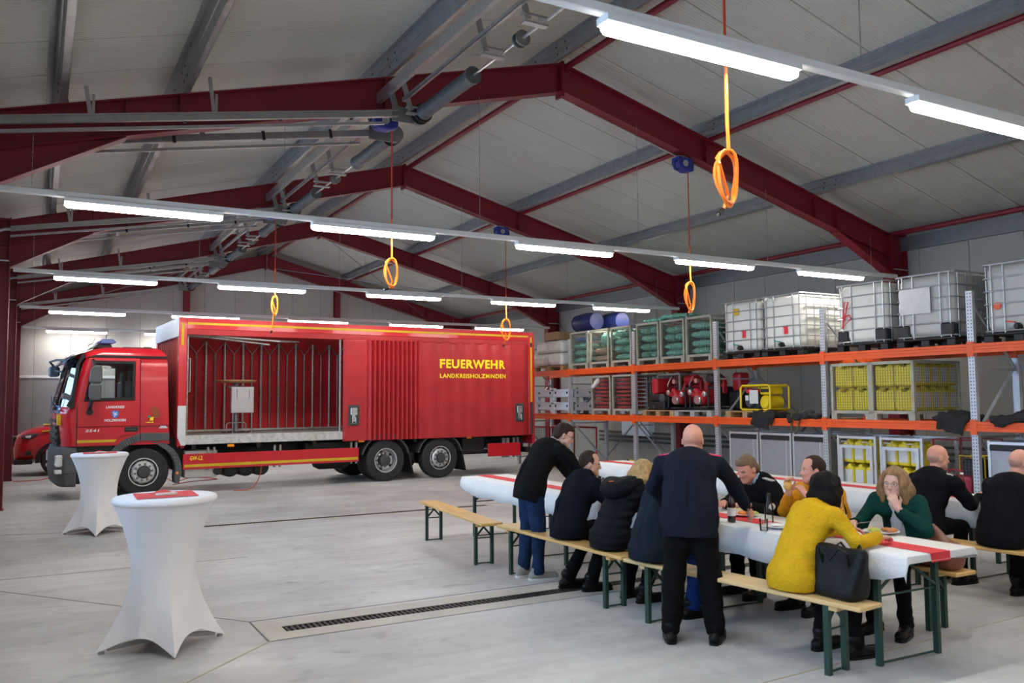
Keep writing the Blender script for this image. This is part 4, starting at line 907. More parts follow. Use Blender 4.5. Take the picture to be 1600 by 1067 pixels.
for (ya, yb) in ((UY[1],UY[2]),(UY[3],UY[4]),(UY[5],UY[6])):
    d = MB(); d.bar((1.14,ya,.3),(1.14,yb,2.3),.035,.006,up=(1,0,0)); d.bar((1.14,yb,.3),(1.14,ya,2.3),.035,.006,up=(1,0,0)); d.build('cross_brace', 'galv_dark', rack)
def hazard(y, label):
    t = thing('impact_guard', label, 'guard', (RX-.16,y,0)); b = MB(); b.box((0,-.09,0),(.10,.09,.42)); b.build('post', 'hazard_yellow', t, bevel=.01)
    for k in range(4): b = MB(); z = .02+k*.1; b.prism([(-.09,z),(.09,z+.09),(.09,z+.13),(-.09,z+.04)], 'x', -.003, .0); b.build('black_band', 'black', t)
hazard(UY[1]+.0, 'yellow black striped impact guard at the rack upright nearest the truck'); hazard(UY[2], 'yellow black striped impact guard at the second rack upright from the truck')
# ---- wire cages, faced -x, footprint 1.2 deep and 0.8 wide
def wire_panel(b, P, u, v, nu, nv, r=.0022):
    P, u, v = Vector(P), Vector(u), Vector(v)
    for i in range(1,nu): b.bar(P+u*(i/nu), P+u*(i/nu)+v, r*2)
    for j in range(1,nv): b.bar(P+v*(j/nv), P+v*(j/nv)+u, r*2)
def cage_proto():
    t = thing('wire_cage', 'x', 'cage'); W_, D_, H_ = .80, 1.2, .95
    f = MB()
    for y in (-W_/2,W_/2-.045):
        for x in (0,D_-.045): f.box((x,y,.10),(x+.045,y+.045,H_))
    f.box((0,-W_/2,.10),(.04,W_/2,.15)); f.box((0,-W_/2,H_-.045),(.04,W_/2,H_)); f.box((D_-.04,-W_/2,H_-.045),(D_,W_/2,H_)); f.box((D_-.04,-W_/2,.1),(D_,W_/2,.15))
    for y in (-W_/2,W_/2-.04): f.box((0,y,.10),(D_,y+.04,.15)); f.box((0,y,H_-.045),(D_,y+.04,H_))
    f.box((.02,-W_/2+.02,.12),(D_-.02,W_/2-.02,.14)); f.build('frame', 'cage_paint', t)
    for y in (-W_/2,W_/2-.11):
        for x in (0,D_-.12): g = MB(); g.box((x,y,0),(x+.12,y+.11,.10)); g.build('foot', 'cage_paint', t)
    for nm, P, u, v, nu, nv in (('front_mesh',(.02,-W_/2+.04,.15),(0,W_-.08,0),(0,0,H_-.2),15,16),('side_mesh',(.04,-W_/2+.02,.15),(D_-.08,0,0),(0,0,H_-.2),22,16),('side_mesh',(.04,W_/2-.02,.15),(D_-.08,0,0),(0,0,H_-.2),22,16)):
        g = MB(); wire_panel(g, P, u, v, nu, nv); go = g.build(nm, 'cage_wire', t); go['kind'] = 'stuff'
    return t
CG = cage_proto(); used = []
def put(proto, loc, label, rotz=0, group=None):
    if proto.name not in used: used.append(proto.name); o = proto; o.location = loc; o.rotation_euler.z = rotz; o['label'] = label
    else: o = dup(proto, loc, rotz, label)
    if group: o['group'] = group
    return o
CY = [17.96,17.07,16.18]; CY2 = [15.18,14.33,13.48]
lab = ['first wire cage beside the white wrapped rolls, blue sheet over green sandbags','middle wire cage holding brown sandbags under a green one','rust-edged wire cage full of green sandbags beside the tallest one',
       'wire cage of green sandbags with a loose sack lying on top','wire cage of green sandbags between two others, upper shelf','tall wire cage of green sandbags next to the white tank']
for y, l in zip(CY+CY2, lab): put(CG, (RX+.02,y,ZA_), l, group='wire cages of sandbags')
for y, l in zip((17.02,16.15,15.12), ('wire cage of red sandbags beside the grey crates, lower shelf','wire cage of tightly stacked red sandbags, lower shelf','shaded wire cage of red bags behind the first fire pump')): put(CG, (RX+(.02 if y > 15.5 else .56),y,ZB_), l, group='wire cages of sandbags')
for y, l in zip((9.74,8.94), ('wire cage of yellow canisters beside the rack upright','wire cage of yellow canisters with white labels on its side')): put(CG, (RX+.02,y,ZB_), l, group='wire cages of canisters')
# ---- sandbags
def bag_mesh(L_, W_, H_, seed, pinch=.5):
    rng = np.random.RandomState(seed); b = MB(); rings = []; nu, nv = 14, 16
    for i in range(nu+1):
        s = i/nu*2-1; e = (1-abs(s)**3.2)**.5 if abs(s) < 1 else 0; e = max(e, .04)
        wob = 1+.05*math.sin(i*1.7+seed); y = s*L_/2; row = []
        for j in range(nv):
            a = 2*PI*j/nv; c, sn = math.cos(a), math.sin(a); p = .62
            wx = W_/2*math.copysign(abs(c)**p, c)*(e*pinch+(1-pinch))*wob; hz = H_/2*math.copysign(abs(sn)**.9, sn)*e*(1+.12*math.sin(i*1.1+j*.9+seed))
            row.append((wx+.012*math.sin(i*2.1+j+seed), y+.01*math.sin(j*1.7+seed), hz+H_/2))
        rings.append(row)
    return b.loft(rings).mesh('sandbag')
BG = [bag_mesh(.68,.46,.158,k) for k in range(5)]; BS = [bag_mesh(.33,.44,.165,10+k) for k in range(3)]; BR = [bag_mesh(.68,.5,.078,20+k,.3) for k in range(3)]
def bag(me, m, loc, rz, label, group, tilt=0):
    o = bpy.data.objects.new('sandbag', me.copy() if me.users and me.materials and me.materials[0] != M[m] else me); COL.objects.link(o)
    if not o.data.materials: o.data.materials.append(M[m])
    o.location = loc; o.rotation_euler = (tilt,0,rz); return tag(o, label, 'sandbag', group)
rr = random.Random(3)
GB = {m: {id(b): b.copy() for b in BG+BS+BR} for m in ('bag_green','bag_tan','bag_red','bag_blue')}
def layer(y, z0, rows, m, label, group, back=True):
    z = z0
    for kind, h in rows:
        for dx in ((.28,.80) if back else (.28,) if y > 15.5 else (.84,)):
            mm, lb = (m, label)
            if kind == 'w': bag(GB[mm][id(rr.choice(BG))], mm, (RX+dx,y+rr.uniform(-.01,.01),z), rr.uniform(-.06,.06)+(PI if rr.random()<.5 else 0), lb, group)
            elif kind == 's':
                for s in (-1,1): bag(GB[mm][id(rr.choice(BS))], mm, (RX+dx,y+s*.175,z), rr.uniform(-.1,.1), lb, group)
            elif kind == 'r': bag(GB[mm][id(rr.choice(BR))], mm, (RX+dx,y+rr.uniform(-.01,.01),z), rr.uniform(-.04,.04), lb, group)
        z += h
Zc = ZA_+.145
layer(CY[0], Zc, (('w',.185),('w',.18),('w',.19)), 'bag_green', 'green sandbag under the blue sheet in the first wire cage', 'green sandbags')
o = bag(GB['bag_blue'][id(BG[0])], 'bag_blue', (RX+.3,CY[0]-.02,Zc+.57), 0, 'blue folded sheet on the sandbags in the first wire cage', None); o['category'] = 'sheet'; o.name = 'folded_sheet'; o.scale = (1,1,.6)
layer(CY[1], Zc, (('w',.19),('w',.2)), 'bag_tan', 'brown sandbag with red ties in the middle wire cage', 'brown sandbags')
o = bag(GB['bag_green'][id(BS[1])], 'bag_green', (RX+.3,CY[1]-.12,Zc+.40), .1, 'upright green sandbag on top of the brown ones', None); o.scale = (1,1.15,1.9)
layer(CY[2], Zc, (('w',.185),('s',.19),('w',.19),('s',.19)), 'bag_green', 'green sandbag in the rust-edged wire cage', 'green sandbags')
layer(CY2[0], Zc, (('s',.185),('s',.19),('w',.18),('s',.17)), 'bag_green', 'green sandbag in the wire cage topped with a loose sack', 'green sandbags')
layer(CY2[1], Zc, (('w',.15),('w',.20),('s',.16),('w',.15)), 'bag_green', 'green sandbag in the wire cage between two others', 'green sandbags')
layer(CY2[2], Zc, (('w',.16),('w',.19),('w',.19),('w',.13)), 'bag_green', 'green sandbag in the tall cage next to the white tank', 'green sandbags')
for loc, rz, sc, l in (((RX+.35,15.2,ZA_+.95),.1,(1,1.0,.7),'flat pale green sack spilling over a cage top'),((RX+.5,14.55,ZA_+.98),.2,(1.4,1.35,.85),'shiny loose green sack on top of the cages')):
    o = bag(GB['bag_green'][id(BG[2])], 'bag_green', loc, rz, l, None); o.scale = sc
Zd = ZB_+.145
for y, l in ((17.02,'red sandbag in the cage beside the grey crates'),(16.15,'red sandbag in the tightly stacked lower cage'),(15.12,'red sandbag in the shaded cage behind the pump')):
    layer(y, Zd, (('r',.092),)*8, 'bag_red', l, 'red sandbags', back=False)
bo_ = bag(GB['bag_red'][id(BG[1])], 'bag_red', (RX+.5,16.6,ZB_+.95), 0, 'red bag lying across two red sandbag cages', None); bo_.scale = (1.2,1.1,.5)
wb = SDF((RX-.06,17.0,ZB_+.6),(RX+.14,17.5,ZB_+.95),.012,.03); wb.cap((RX+.02,17.33,ZB_+.68),(RX+.02,17.12,ZB_+.84),.045,.06); wb.wrinkle(.006,40,2); tag(wb.build('plastic_bag', 'film_white'), 'white plastic bag stuffed into the red sandbag cage', 'bag')
# ---- blue barrels lying on the cages
def barrel(x, y, z, label):
    t = thing('barrel', label, 'barrel', (x,y,z), group='blue barrels'); b = MB(); b.lathe([(.0,.0),(.21,.0),(.22,.02),(.22,.05),(.212,.06),(.238,.2),(.245,.42),(.238,.64),(.212,.78),(.22,.79),(.22,.84),(.20,.85),(.19,.835),(.0,.835)], 28, 'y', (0,-.42,.245)); b.build('shell', 'barrel_blue', t, smooth=True)
    b = MB(); b.lathe([(.0,-.005),(.03,-.005),(.03,.01)], 12, 'y', (.1,-.42,.3)); b.build('bung', 'black', t)
barrel(RX+.30, 17.95, ZA_+.952, 'blue plastic barrel lying on the cage edge in front of another barrel'); barrel(RX+.85, 17.62, ZA_+.952, 'blue plastic barrel lying behind another barrel on the cages')
# ---- IBC tanks
def ibc(y, kind, label):
    t = thing('tank_container', label, 'tank', (RX+.02,y,ZA_), group='white tank containers'); hw = .5; D_ = 1.2; H_ = 1.14
    pb = MB()
    for x in (0,.52,1.05):
        for yy in (-hw,-.07,hw-.14): pb.box((x,yy,0),(x+.15,yy+.14,.10))
    pb.box((0,-hw,.10),(D_,hw,.135))
    for yy in (-hw,-.07,hw-.14): pb.box((0,yy,0),(D_,yy+.14,.02))
    pb.build('pallet', 'black', t, bevel=.01)
    s = SDF((-.04,-.56,.08),(1.26,.56,1.18),.025,.0); s.box((.6,0,.63),(.575,.475,.49),.12); s.V -= .0
    tk = s.build('tank', 'ibc_grey' if kind > 1 else 'ibc_white', t)
    b = MB(); b.lathe([(.08,1.09),(.09,1.12),(.085,1.15),(.0,1.155)], 20, 'z', (.6,0,0)); b.build('lid', 'black', t)
    zs = [.16,.36,.55,.74,.93,H_-.01]
    for k, z in enumerate(zs):
        r = .016 if k == 5 else .011; q = [(.0,-hw+.05),(.0,hw-.05),(.05,hw),(D_-.05,hw),(D_,hw-.05),(D_,-hw+.05),(D_-.05,-hw),(.05,-hw)]
        b = MB(); b.tube([(x,yy,z) for x,yy in q], r, 6, closed=True); b.build('cage_ring', 'ibc_wire', t, smooth=True)
    for yy in (-.44,-.28,.18,.36): b = MB(); b.bar((.004,yy,.13),(.004,yy,H_),.016); b.build('cage_bar', 'ibc_wire', t)
    for x in (.12,.32,.5,.68,.86,1.06):
        for yy in (-hw,hw): b = MB(); b.bar((x,yy,.13),(x,yy,H_),.016); b.build('cage_bar', 'ibc_wire', t)
    if kind in (0,2):
        b = MB(); b.cyl((-.02,.0,.21),(.06,.0,.21),.05,n=14); b.cyl((-.05,0,.21),(-.02,0,.21),.035,n=12); b.build('valve', 'black', t)
        b = MB(); b.bar((-.03,.02,.265),(-.03,.15,.29),.03,.02); b.build('valve_lever', 'teal' if kind == 0 else 'label_red', t)
    if kind == 0:
        b = MB(); b.box((.005,-.15,.40),(.012,-.04,.56)); b.build('red_label', 'label_red', t); b = MB(); b.box((.003,-.06,.40),(.010,-.02,.52)); b.build('white_label', 'label_white', t)
    if kind == 1 or kind == 3:
        for yy in (-hw+.02,hw-.24): b = MB(); b.box((-.006,yy,.15),(.2,yy+.22,.35)); b.build('corner_guard', 'black', t, bevel=.02)
    if kind == 3: b = MB(); b.box((-.018,-.13,.52),(-.012,.40,.92)); b.build('sign_plate', 'galv', t)
    return t
t1 = ibc(12.28, 0, 'white tank container with a yellow label and teal valve'); b = MB(); b.box((.005,.02,.86),(.012,.18,.99)); b.build('yellow_label', 'stripe_yellow', t1)
ibc(11.22, 0, 'white tank container with teal valve beside the rack upright'); t3 = ibc(9.48, 1, 'bright white tank container with a red strap on the upper shelf'); ibc(8.32, 3, 'grey white tank container with a steel sign plate'); t5 = ibc(6.88, 2, 'tank container with red valve lever and orange sticker')
b = MB(); b.tube([(-.02,.35,.40),(-.02,.30,.85),(-.02,.22,.84),(-.02,.26,.72),(-.02,.36,.40),(-.02,.18,.55),(-.02,.2,.62),(-.02,.36,.58)], .012, 6); b.build('red_strap', 'label_red', t3)
b = MB(); b.cyl((-.006,.28,.52),(.008,.28,.52),.055,n=16); b.build('sticker', 'rack_orange', t5)
# ---- pallets
def pallet(loc, m, label, W_=.8, D_=1.2):
    t = thing('pallet', label, 'pallet', loc); 
    for yy in (-W_/2,-.07,W_/2-.14):
        for x in (0,D_/2-.07,D_-.14): b = MB(); b.box((x,yy,.022),(x+.14,yy+.14,.10)); b.build('block', m, t)
        b = MB(); b.box((0,yy,0),(D_,yy+.14,.022)); b.build('runner', m, t)
    for k in range(7): b = MB(); x = k*(D_-.12)/6; b.box((x,-W_/2,.10),(x+.12,W_/2,.125)); b.build('top_board', m, t)
    return t
pallet((RX+.02,19.45,ZA_), 'pallet_wood', 'wooden pallet under the white wrapped rolls', W_=1.5)
for k, (yy, z, x) in enumerate(((19.85,0,.25),(19.1,0,.25),(19.75,.34,.3),(19.15,.34,.3),(19.6,0,.8),(19.2,.34,.8))):
    s = SDF((RX+x-.35,yy-.45,ZA_+.1+z),(RX+x+.35,yy+.45,ZA_+.55+z),.03,.02); s.box((RX+x,yy,ZA_+.30+z),(.26,.36,.17),.10); s.wrinkle(.012,18,k)
    tag(s.build('wrapped_bale', 'film_white'), ['white plastic wrapped bale in the bottom row on the pallet','white plastic wrapped bale in the upper row under the carton'][1 if z else 0], 'bale', 'white wrapped bales')
b = MB(); b.box((RX+.12,19.1,ZA_+.83),(RX+.6,19.75,ZA_+1.05)); tag(b.build('carton', 'carton', bevel=.008), 'brown carton on top of the white wrapped bales', 'carton')
# ---- plastic folding crates
def crate(loc, m, label, W_=.84, H_=.33, D_=1.1):
    t = thing('plastic_crate', label, 'crate', loc, group='stacked plastic crates'); b = MB(); b.box((0,-W_/2,.09),(.02,W_/2,H_-.03)); b.box((D_-.02,-W_/2,.09),(D_,W_/2,H_-.03)); b.box((0,-W_/2,.09),(D_,-W_/2+.02,H_-.03)); b.box((0,W_/2-.02,.09),(D_,W_/2,H_-.03)); b.box((0,-W_/2,.085),(D_,W_/2,.1)); b.build('walls', m, t)
    for yy in (-W_/2-.002,W_/2-.085):
        for x in (-.012,D_-.08): g = MB(); g.box((x,yy,0),(x+.09,yy+.087,H_)); g.build('corner_leg', m, t, bevel=.008)
    g = MB(); g.box((-.012,-W_/2,H_-.07),(.0,W_/2,H_-.035)); g.box((-.012,-W_/2+.08,.1),(.0,W_/2-.08,.13)); g.build('rim', m, t)
    for yy in (-.28,.28): g = MB(); g.box((-.006,yy-.03,H_-.15),(.001,yy+.03,H_-.09)); g.build('grip_hole', 'black', t)
    return t
for yy, l in ((19.65,'outer'),(18.82,'inner')):
    for z in (0,.345): crate((RX+.03,yy,ZB_+z), 'crate_blue', 'pale blue plastic crate in the '+('lower' if z == 0 else 'upper')+(' row next to the truck tail' if l == 'outer' else ' row next to the rack upright'))
for z in (0,.345): crate((RX+.12,17.9,ZB_+z), 'crate_grey', ('lower' if z == 0 else 'upper')+' dark grey plastic crate beside the red sandbag cage')
# ---- yellow canisters
def can_mesh(W_, D_, H_):
    s = SDF((-.04,-W_/2-.04,-.02),(D_+.04,W_/2+.04,H_+.06),.016,.0); s.box((D_/2,0,H_*.44),(D_/2-.004,W_/2-.004,H_*.44),.035); s.box((D_/2,0,H_*.86),(D_*.18,W_*.46,.055),.03,k=.03); s.box((D_/2,.0,H_*.86),(D_,.055,.03),.02,op='cut',k=.01); s.cap((D_/2,W_*.30,H_*.9),(D_/2,W_*.30,H_*1.0),.032,k=.01); return s.mesh('canister')
CN = can_mesh(.355,.22,.40); CL = MB().box((.03,-.1795,.06),(.19,-.1765,.30)).mesh('label')
def canister(loc, label, group, rotz=0):
    t = thing('canister', label, 'canister', loc, rotz, group); link('body', CN, 'yellow_can', t, smooth='all'); link('paper_label', CL, 'label_white', t)
for y, l in ((9.74,'yellow canister in the wire cage beside the rack upright'),(8.94,'yellow canister in the cage with white paper labels')):
    for z in (0,.40):
        for s in (-1,1):
            for x in range(5 if y < 9 else 2): canister((RX+.07+x*.225,y+s*.18,ZB_+.145+z), l, 'yellow canisters in cages')
# ---- fire pumps
def pump(loc, label, rz=0, v=0):
    t = thing('fire_pump', label, 'pump', loc, rz, 'portable fire pumps'); b = MB(); 
    for y in (-.28,.28): b.tube([(0,y,.04),(.9,y,.04),(.95,y,.1),(.95,y,.55)], .02, 8); b.tube([(.05,y,.04),(.05,y,.5),(.3,y,.62)], .018, 8)
    for x in (.1,.8): b.tube([(x,-.28,.04),(x,.28,.04)], .02, 8)
    b.build('frame', 'black', t)
    s = SDF((-.2,-.35,.0),(1.0,.35,.75),.02,.03); s.cap((.1,-.02,.26),(.35,-.02,.28),.15,.17); s.cap((.05,-.2,.32),(.2,-.1,.28),.075); s.cap((.05,.2,.36),(.2,.08,.3),.07); s.cap((.02,.05,.42),(.15,.02,.35),.06); s.cap((.3,.1,.3),(.4,.1,.58),.05); s.build('pump_body', 'red_paint', t)
    b = MB(); b.lathe([(.0,-.06),(.03,-.06),(.03,-.05),(.085,-.05),(.1,-.03),(.1,.04)], 20, 'x', (0,-.03,.22)); b.lathe([(.0,-.03),(.02,-.03),(.055,-.02),(.06,.03)], 16, 'x', (.0,-.22,.34)); b.lathe([(.0,-.03),(.02,-.03),(.055,-.02),(.06,.03)], 16, 'x', (.0,.22,.38)); b.build('outlet_caps', 'steel', t, smooth=True)
    b = MB(); b.box((.35,-.22,.08),(.85,.22,.5)); b.build('engine', 'black', t, bevel=.04, seg=2); b = MB(); b.prism([(-.25,.35),(.2,.35),(.24,.62),(.16,.72),(-.2,.72),(-.26,.6)], 'x', .5, .62); b.build('cover', 'red_paint', t, bevel=.02)
    b = MB(); b.lathe([(.0,0),(.1,0),(.11,.02),(.11,.32),(.1,.34),(.0,.34)], 18, 'y', (.45,-.22,.66)); b.build('fuel_tank', 'red_paint' if v else 'dark_grey', t, smooth=True)
    b = MB(); b.tube([(.12,.26,.3),(.05,.3,.55),(.12,.26,.72)], .012, 6); b.cyl((.05,.1,.62),(.12,.1,.62),.05,n=14); b.build('gauge', 'steel', t)
pallet((RX+.0,14.83,ZB_), 'pallet_wood', 'wooden pallet under the fire pump with the red side cover', W_=1.08, D_=.5); pallet((RX+.0,13.7,ZB_), 'pallet_grey', 'grey plastic pallet under the fire pumps', W_=1.15)
pump((RX+.1,14.35,ZB_+.127), 'fire pump with round red tank above the wooden pallet', 0, 1); pump((RX+.08,13.62,ZB_+.127), 'fire pump with large polished outlet on the grey pallet', 0, 0)
t = thing('fire_pump', 'black fire pump with tall red side cover at the red bag cage', 'pump', (RX+.08,14.98,ZB_+.127)); b = MB(); b.box((0,-.28,.18),(.5,.28,.34)); b.build('engine', 'black', t, bevel=.04); b = MB(); b.box((.02,-.02,.35),(.6,.20,.70)); b.build('cover', 'red_paint', t, bevel=.06, seg=3); b = MB(); b.lathe([(.0,-.03),(.04,-.03),(.1,.0),(.1,.2)], 18, 'x', (.0,-.2,.26)); b.lathe([(0,-.02),(.04,-.02),(.05,.05)], 14, 'x', (0,.06,.07)); b.build('coupling', 'dark_grey', t, smooth=True); b = MB(); b.box((.0,-.28,0),(.6,.28,.18)); b.build('base', 'black', t, bevel=.02); text('Tragkraft', 0, 0, .03, 'stripe_yellow', t, w=.01) if False else None
t = thing('fire_pump', 'shaded fire pump with red cover behind the rack upright', 'pump', (RX+.66,13.12,ZB_+.13)); b = MB(); b.box((0,-.12,.0),(.4,.2,.40)); b.build('engine', 'black', t, bevel=.04); b = MB(); b.box((.05,-.1,.40),(.35,.14,.78)); b.build('cover', 'red_paint', t, bevel=.06, seg=3)
# ---- generator
pallet((RX+.0,12.18,ZB_), 'pallet_wood', 'wooden pallet under the yellow generator', W_=1.05, D_=.62)
g = thing('generator', 'yellow tube framed generator with white card on wooden pallet', 'generator', (RX+.05,11.95,ZB_+.127))
for x in (0,.5):
    b = MB(); q = [(-.38,.05),(-.38,.44),(-.33,.49),(.33,.49),(.38,.44),(.38,.05),(.33,.0+.02),(-.33,.02)]; b.tube([(x,y,z) for y,z in q], .02, 8, closed=True); b.build('frame_loop', 'yellow_paint', g, smooth=True)
for y,z in ((-.36,.47),(.36,.47),(-.36,.035),(.36,.035)): b = MB(); b.cyl((0,y,z),(.5,y,z),.016,n=8); b.build('frame_bar', 'yellow_paint', g)
b = MB(); b.box((.1,.0,.04),(.42,.3,.34)); b.cyl((.04,.2,.18),(.12,.2,.18),.12,n=18); b.build('engine', 'dark_grey', g, bevel=.03, seg=2); b = MB(); b.box((.06,.1,.34),(.4,.32,.42)); b.build('air_box', 'label_red', g, bevel=.02); b = MB(); b.box((.0,.18,.2),(.06,.26,.3)); b.build('filter', 'label_white', g)
b = MB(); b.cyl((.06,-.2,.16),(.42,-.2,.16),.14,n=22); b.cyl((.03,-.2,.16),(.06,-.2,.16),.11,n=20); b.build('alternator', 'yellow_paint', g, bevel=.01); b = MB(); b.box((.06,-.34,.31),(.4,-.06,.45)); b.build('tank', 'yellow_paint', g, bevel=.03, seg=2); b = MB(); b.box((.045,-.30,.36),(.062,-.1,.42)); b.build('panel', 'black', g); b = MB(); b.box((-.026,-.10,.14),(-.022,.12,.40)); b.build('white_card', 'label_white', g)
# ---- ground level: aluminium roll containers
def rollbox(y, label, W_=.77, closed=True, D_=.9, H_=1.16):
    t = thing('roll_container', label, 'container', (RX+.02,y,0), group='aluminium roll containers' if closed else 'aluminium canister carts')
    for yy in (-W_/2,W_/2-.04):
        for x in (0,D_-.04): b = MB(); b.box((x,yy,.12),(x+.04,yy+.04,H_)); b.build('corner_profile', 'alu_profile', t)
    for z in (.14,H_-.05):
        b = MB(); b.box((.004,-W_/2+.04,z),(.036,W_/2-.04,z+.04)); b.box((D_-.036,-W_/2+.04,z),(D_-.004,W_/2-.04,z+.04)); b.box((.04,-W_/2+.004,z),(D_-.04,-W_/2+.036,z+.04)); b.box((.04,W_/2-.036,z),(D_-.04,W_/2-.004,z+.04)); b.build('frame_profile', 'alu_profile', t)
    b = MB(); b.box((.0,-W_/2,.12),(D_,W_/2,.14)); b.build('floor_plate', 'panel_grey', t)
    for x in (.12,D_-.12):
        for yy in (-W_/2+.1,W_/2-.1): b = MB(); b.cyl((x,yy-.02,.06),(x,yy+.02,.06),.06,n=16); b.box((x-.03,yy-.03,.06),(x+.03,yy+.03,.12)); b.build('castor', 'black_rubber', t)
    if closed:
        b = MB(); b.box((.012,-W_/2+.03,.18),(.02,W_/2-.03,H_-.12)); b.build('front_panel', 'panel_grey', t)
        b = MB(); b.box((.008,-W_/2+.12,.18),(.012,-W_/2+.14,H_-.12)); b.build('panel_edge', 'alu_profile', t); b = MB(); b.box((.0,-W_/2+.03,H_-.14),(.03,W_/2-.03,H_-.06)); b.build('top_strap', 'black', t)
        for yy in (-W_/2+.01,W_/2-.01): b = MB(); b.box((.05,yy-.005,.18),(D_-.05,yy+.005,H_-.08)); b.build('side_panel', 'panel_grey', t)
        b = MB(); b.box((.03,-W_/2+.03,H_-.07),(D_-.03,W_/2-.03,H_-.05)); b.build('cover', 'black', t)
    else:
        o = [(-W_/2+.06,.32),(W_/2-.06,.32),(W_/2-.06,H_-.16),(-W_/2+.06,H_-.16)]; i_ = [(-W_/2+.11,.37),(W_/2-.11,.37),(W_/2-.11,H_-.21),(-W_/2+.11,H_-.21)]; b = MB(); [b.prism([o[k],o[(k+1)%4],i_[(k+1)%4],i_[k]], 'x', -.02, .01) for k in range(4)]; b.build('front_gate', 'alu_profile', t)
        for yy in (-.2,.2): b = MB(); b.tube([(-.0,yy-.06,H_-.16),(-.04,yy-.06,H_-.10),(-.04,yy+.06,H_-.10),(0,yy+.06,H_-.16)], .008, 6); b.build('handle', 'alu_profile', t)
        b = MB(); b.box((.02,-W_/2+.03,.26),(D_-.03,W_/2-.03,.28)); b.build('shelf', 'panel_grey', t)
        for z in (.285,.70):
            for yy in (-.22,0,.22): canister((RX+.26,y+yy+.11,z), 'slim yellow canister with paper label standing in an aluminium cart', 'yellow canisters in carts', PI*1.5) if True else None
    return t
rollbox(12.26,'closed aluminium roll container furthest along from the canister carts'); rollbox(11.45,'closed aluminium roll container between two others'); rollbox(10.66,'closed aluminium roll container beside the perforated rack upright',W_=.74)
rollbox(9.66,'open aluminium cart with six labelled canisters beside the upright',closed=False); rollbox(8.82,'open aluminium cart of canisters beside the dark red cart',closed=False); rollbox(6.95,'wide aluminium roll container beyond the dark red cart',W_=.9)
t = thing('mesh_cart', 'dark red tube cart with wire mesh front under the rack', 'cart', (RX+.1,7.98,0)); 
b = MB(); b.tube([(0,.33,.05),(0,.33,1.15),(0,-.33,1.15),(0,-.33,.05)], .018, 8, closed=True); b.tube([(.7,.33,.05),(.7,.33,1.15),(.7,-.33,1.15),(.7,-.33,.05)], .018, 8, closed=True); b.build('frame', 'red_cart', t)
b = MB(); wire_panel(b, (.01,-.33,.1), (0,.66,0), (0,0,1.0), 13, 20, .0015); q = b.build('wire_mesh', 'cage_wire', t); q['kind'] = 'stuff'
b = MB(); b.box((-.02,-.28,.35),(.2,.22,.62)); b.build('red_case', 'red_cart', t, bevel=.05, seg=2); b = MB(); b.tube([(-.0,-.15,.62),(-.0,-.12,.7),(-.0,.08,.7),(-.0,.11,.62)], .015, 6); b.build('case_handle', 'red_cart', t)
t = thing('generator', 'small yellow framed generator inside the dark red cart', 'generator', (RX+.35,7.85,.55)); b = MB()
for x in (0,.3): b.tube([(x,-.2,.0),(x,-.2,.35),(x,.2,.35),(x,.2,0)], .015, 8, closed=True)
b.build('frame', 'yellow_paint', t); b = MB(); b.box((.02,-.17,.02),(.28,.17,.3)); b.build('engine', 'black', t, bevel=.03); b = MB(); b.box((-.0,-.32,-.05),(.33,.32,-.02)); b.build('stand', 'black', t); b = MB(); b.box((.0,-.2,-.55),(.03,.2,-.05)); b.build('stand_leg', 'black', t)
# red mesh pallet box behind the standing man, wall fittings
t = thing('mesh_box', 'red tube box with black wire mesh on the floor at the truck tail', 'box', (RX+.25,19.8,0))
for x in (0,.8): b = MB(); b.tube([(x,-1.1,.05),(x,-1.1,1.05),(x,1.1,1.05),(x,1.1,.05)], .03, 8, closed=True); b.bar((x,0,.05),(x,0,1.05),.05); b.build('frame', 'red_paint', t)
b = MB(); wire_panel(b, (0,-1.1,.05), (0,2.2,0), (0,0,1.0), 40, 20, .003); q = b.build('wire_mesh', 'black', t); q['kind'] = 'stuff'; b = MB(); b.box((.0,-1.08,.05),(.8,1.08,.1)); b.build('base', 'black', t)
t = thing('wall_cabinet', 'pale blue white tall cabinet mounted on the right wall', 'cabinet', (WR-.13,19.1,.78)); b = MB(); b.box((-.1,-.62,0),(.12,.62,1.95)); b.build('body', 'crate_blue', t, bevel=.01); b = MB(); b.box((-.105,-.005,.02),(-.1,.005,1.93)); b.build('door_gap', 'dark_grey', t)  # pale opaque panel standing in for a window, daylight put into its colour
b = MB()
for z in (.62,.74,.86): b.cyl((WR-.08,8,z),(WR-.08,21,z),.03,n=10)
tag(b.build('wall_pipes', 'dark_grey'), 'dark pipes running low along the right wall behind the rack', 'pipes')
# small grey box column
# ---- dark jackets thrown on the lower beams
def jacket(y, W_, label, seed, drop=.16):
    s = SDF((RX-.14,y-W_/2-.15,ZB_-drop-.12),(RX+.65,y+W_/2+.15,ZB_+.34),.012,.05); rng = random.Random(seed)
    s.box((RX+.2,y,ZB_+.045),(.25,W_/2,.042),.03)
    for k in range(3): s.cap((RX+rng.uniform(.0,.15),y+rng.uniform(-.4,.1)*W_,ZB_+.09),(RX+rng.uniform(.15,.4),y+rng.uniform(0,.4)*W_,ZB_+.10),.06,.05)
    s.box((RX-.055,y-W_*.08*(1 if seed%2 else -1),ZB_+.06-drop/2),(.020,W_*.36,drop/2+.03),.018,rotm(0,0,.25*(1 if seed%2 else -1)))
    s.wrinkle(.022,24,seed,(1,1.5,.6)); return tag(s.build('jacket', 'cloth_black'), label, 'jacket')
jacket(11.75,.75,'black jacket thrown over the beam in front of the generator',1,.22); jacket(10.75,.7,'black jacket with olive strap on the beam at the upright',2,.05); jacket(7.95,.6,'black jacket hanging over the beam beside the canister cages',3,.2); jacket(6.95,.7,'black jacket lying on the deck past the last upright',4,.05)
mat('olive', (.08,.09,.05), .8, var=.1)
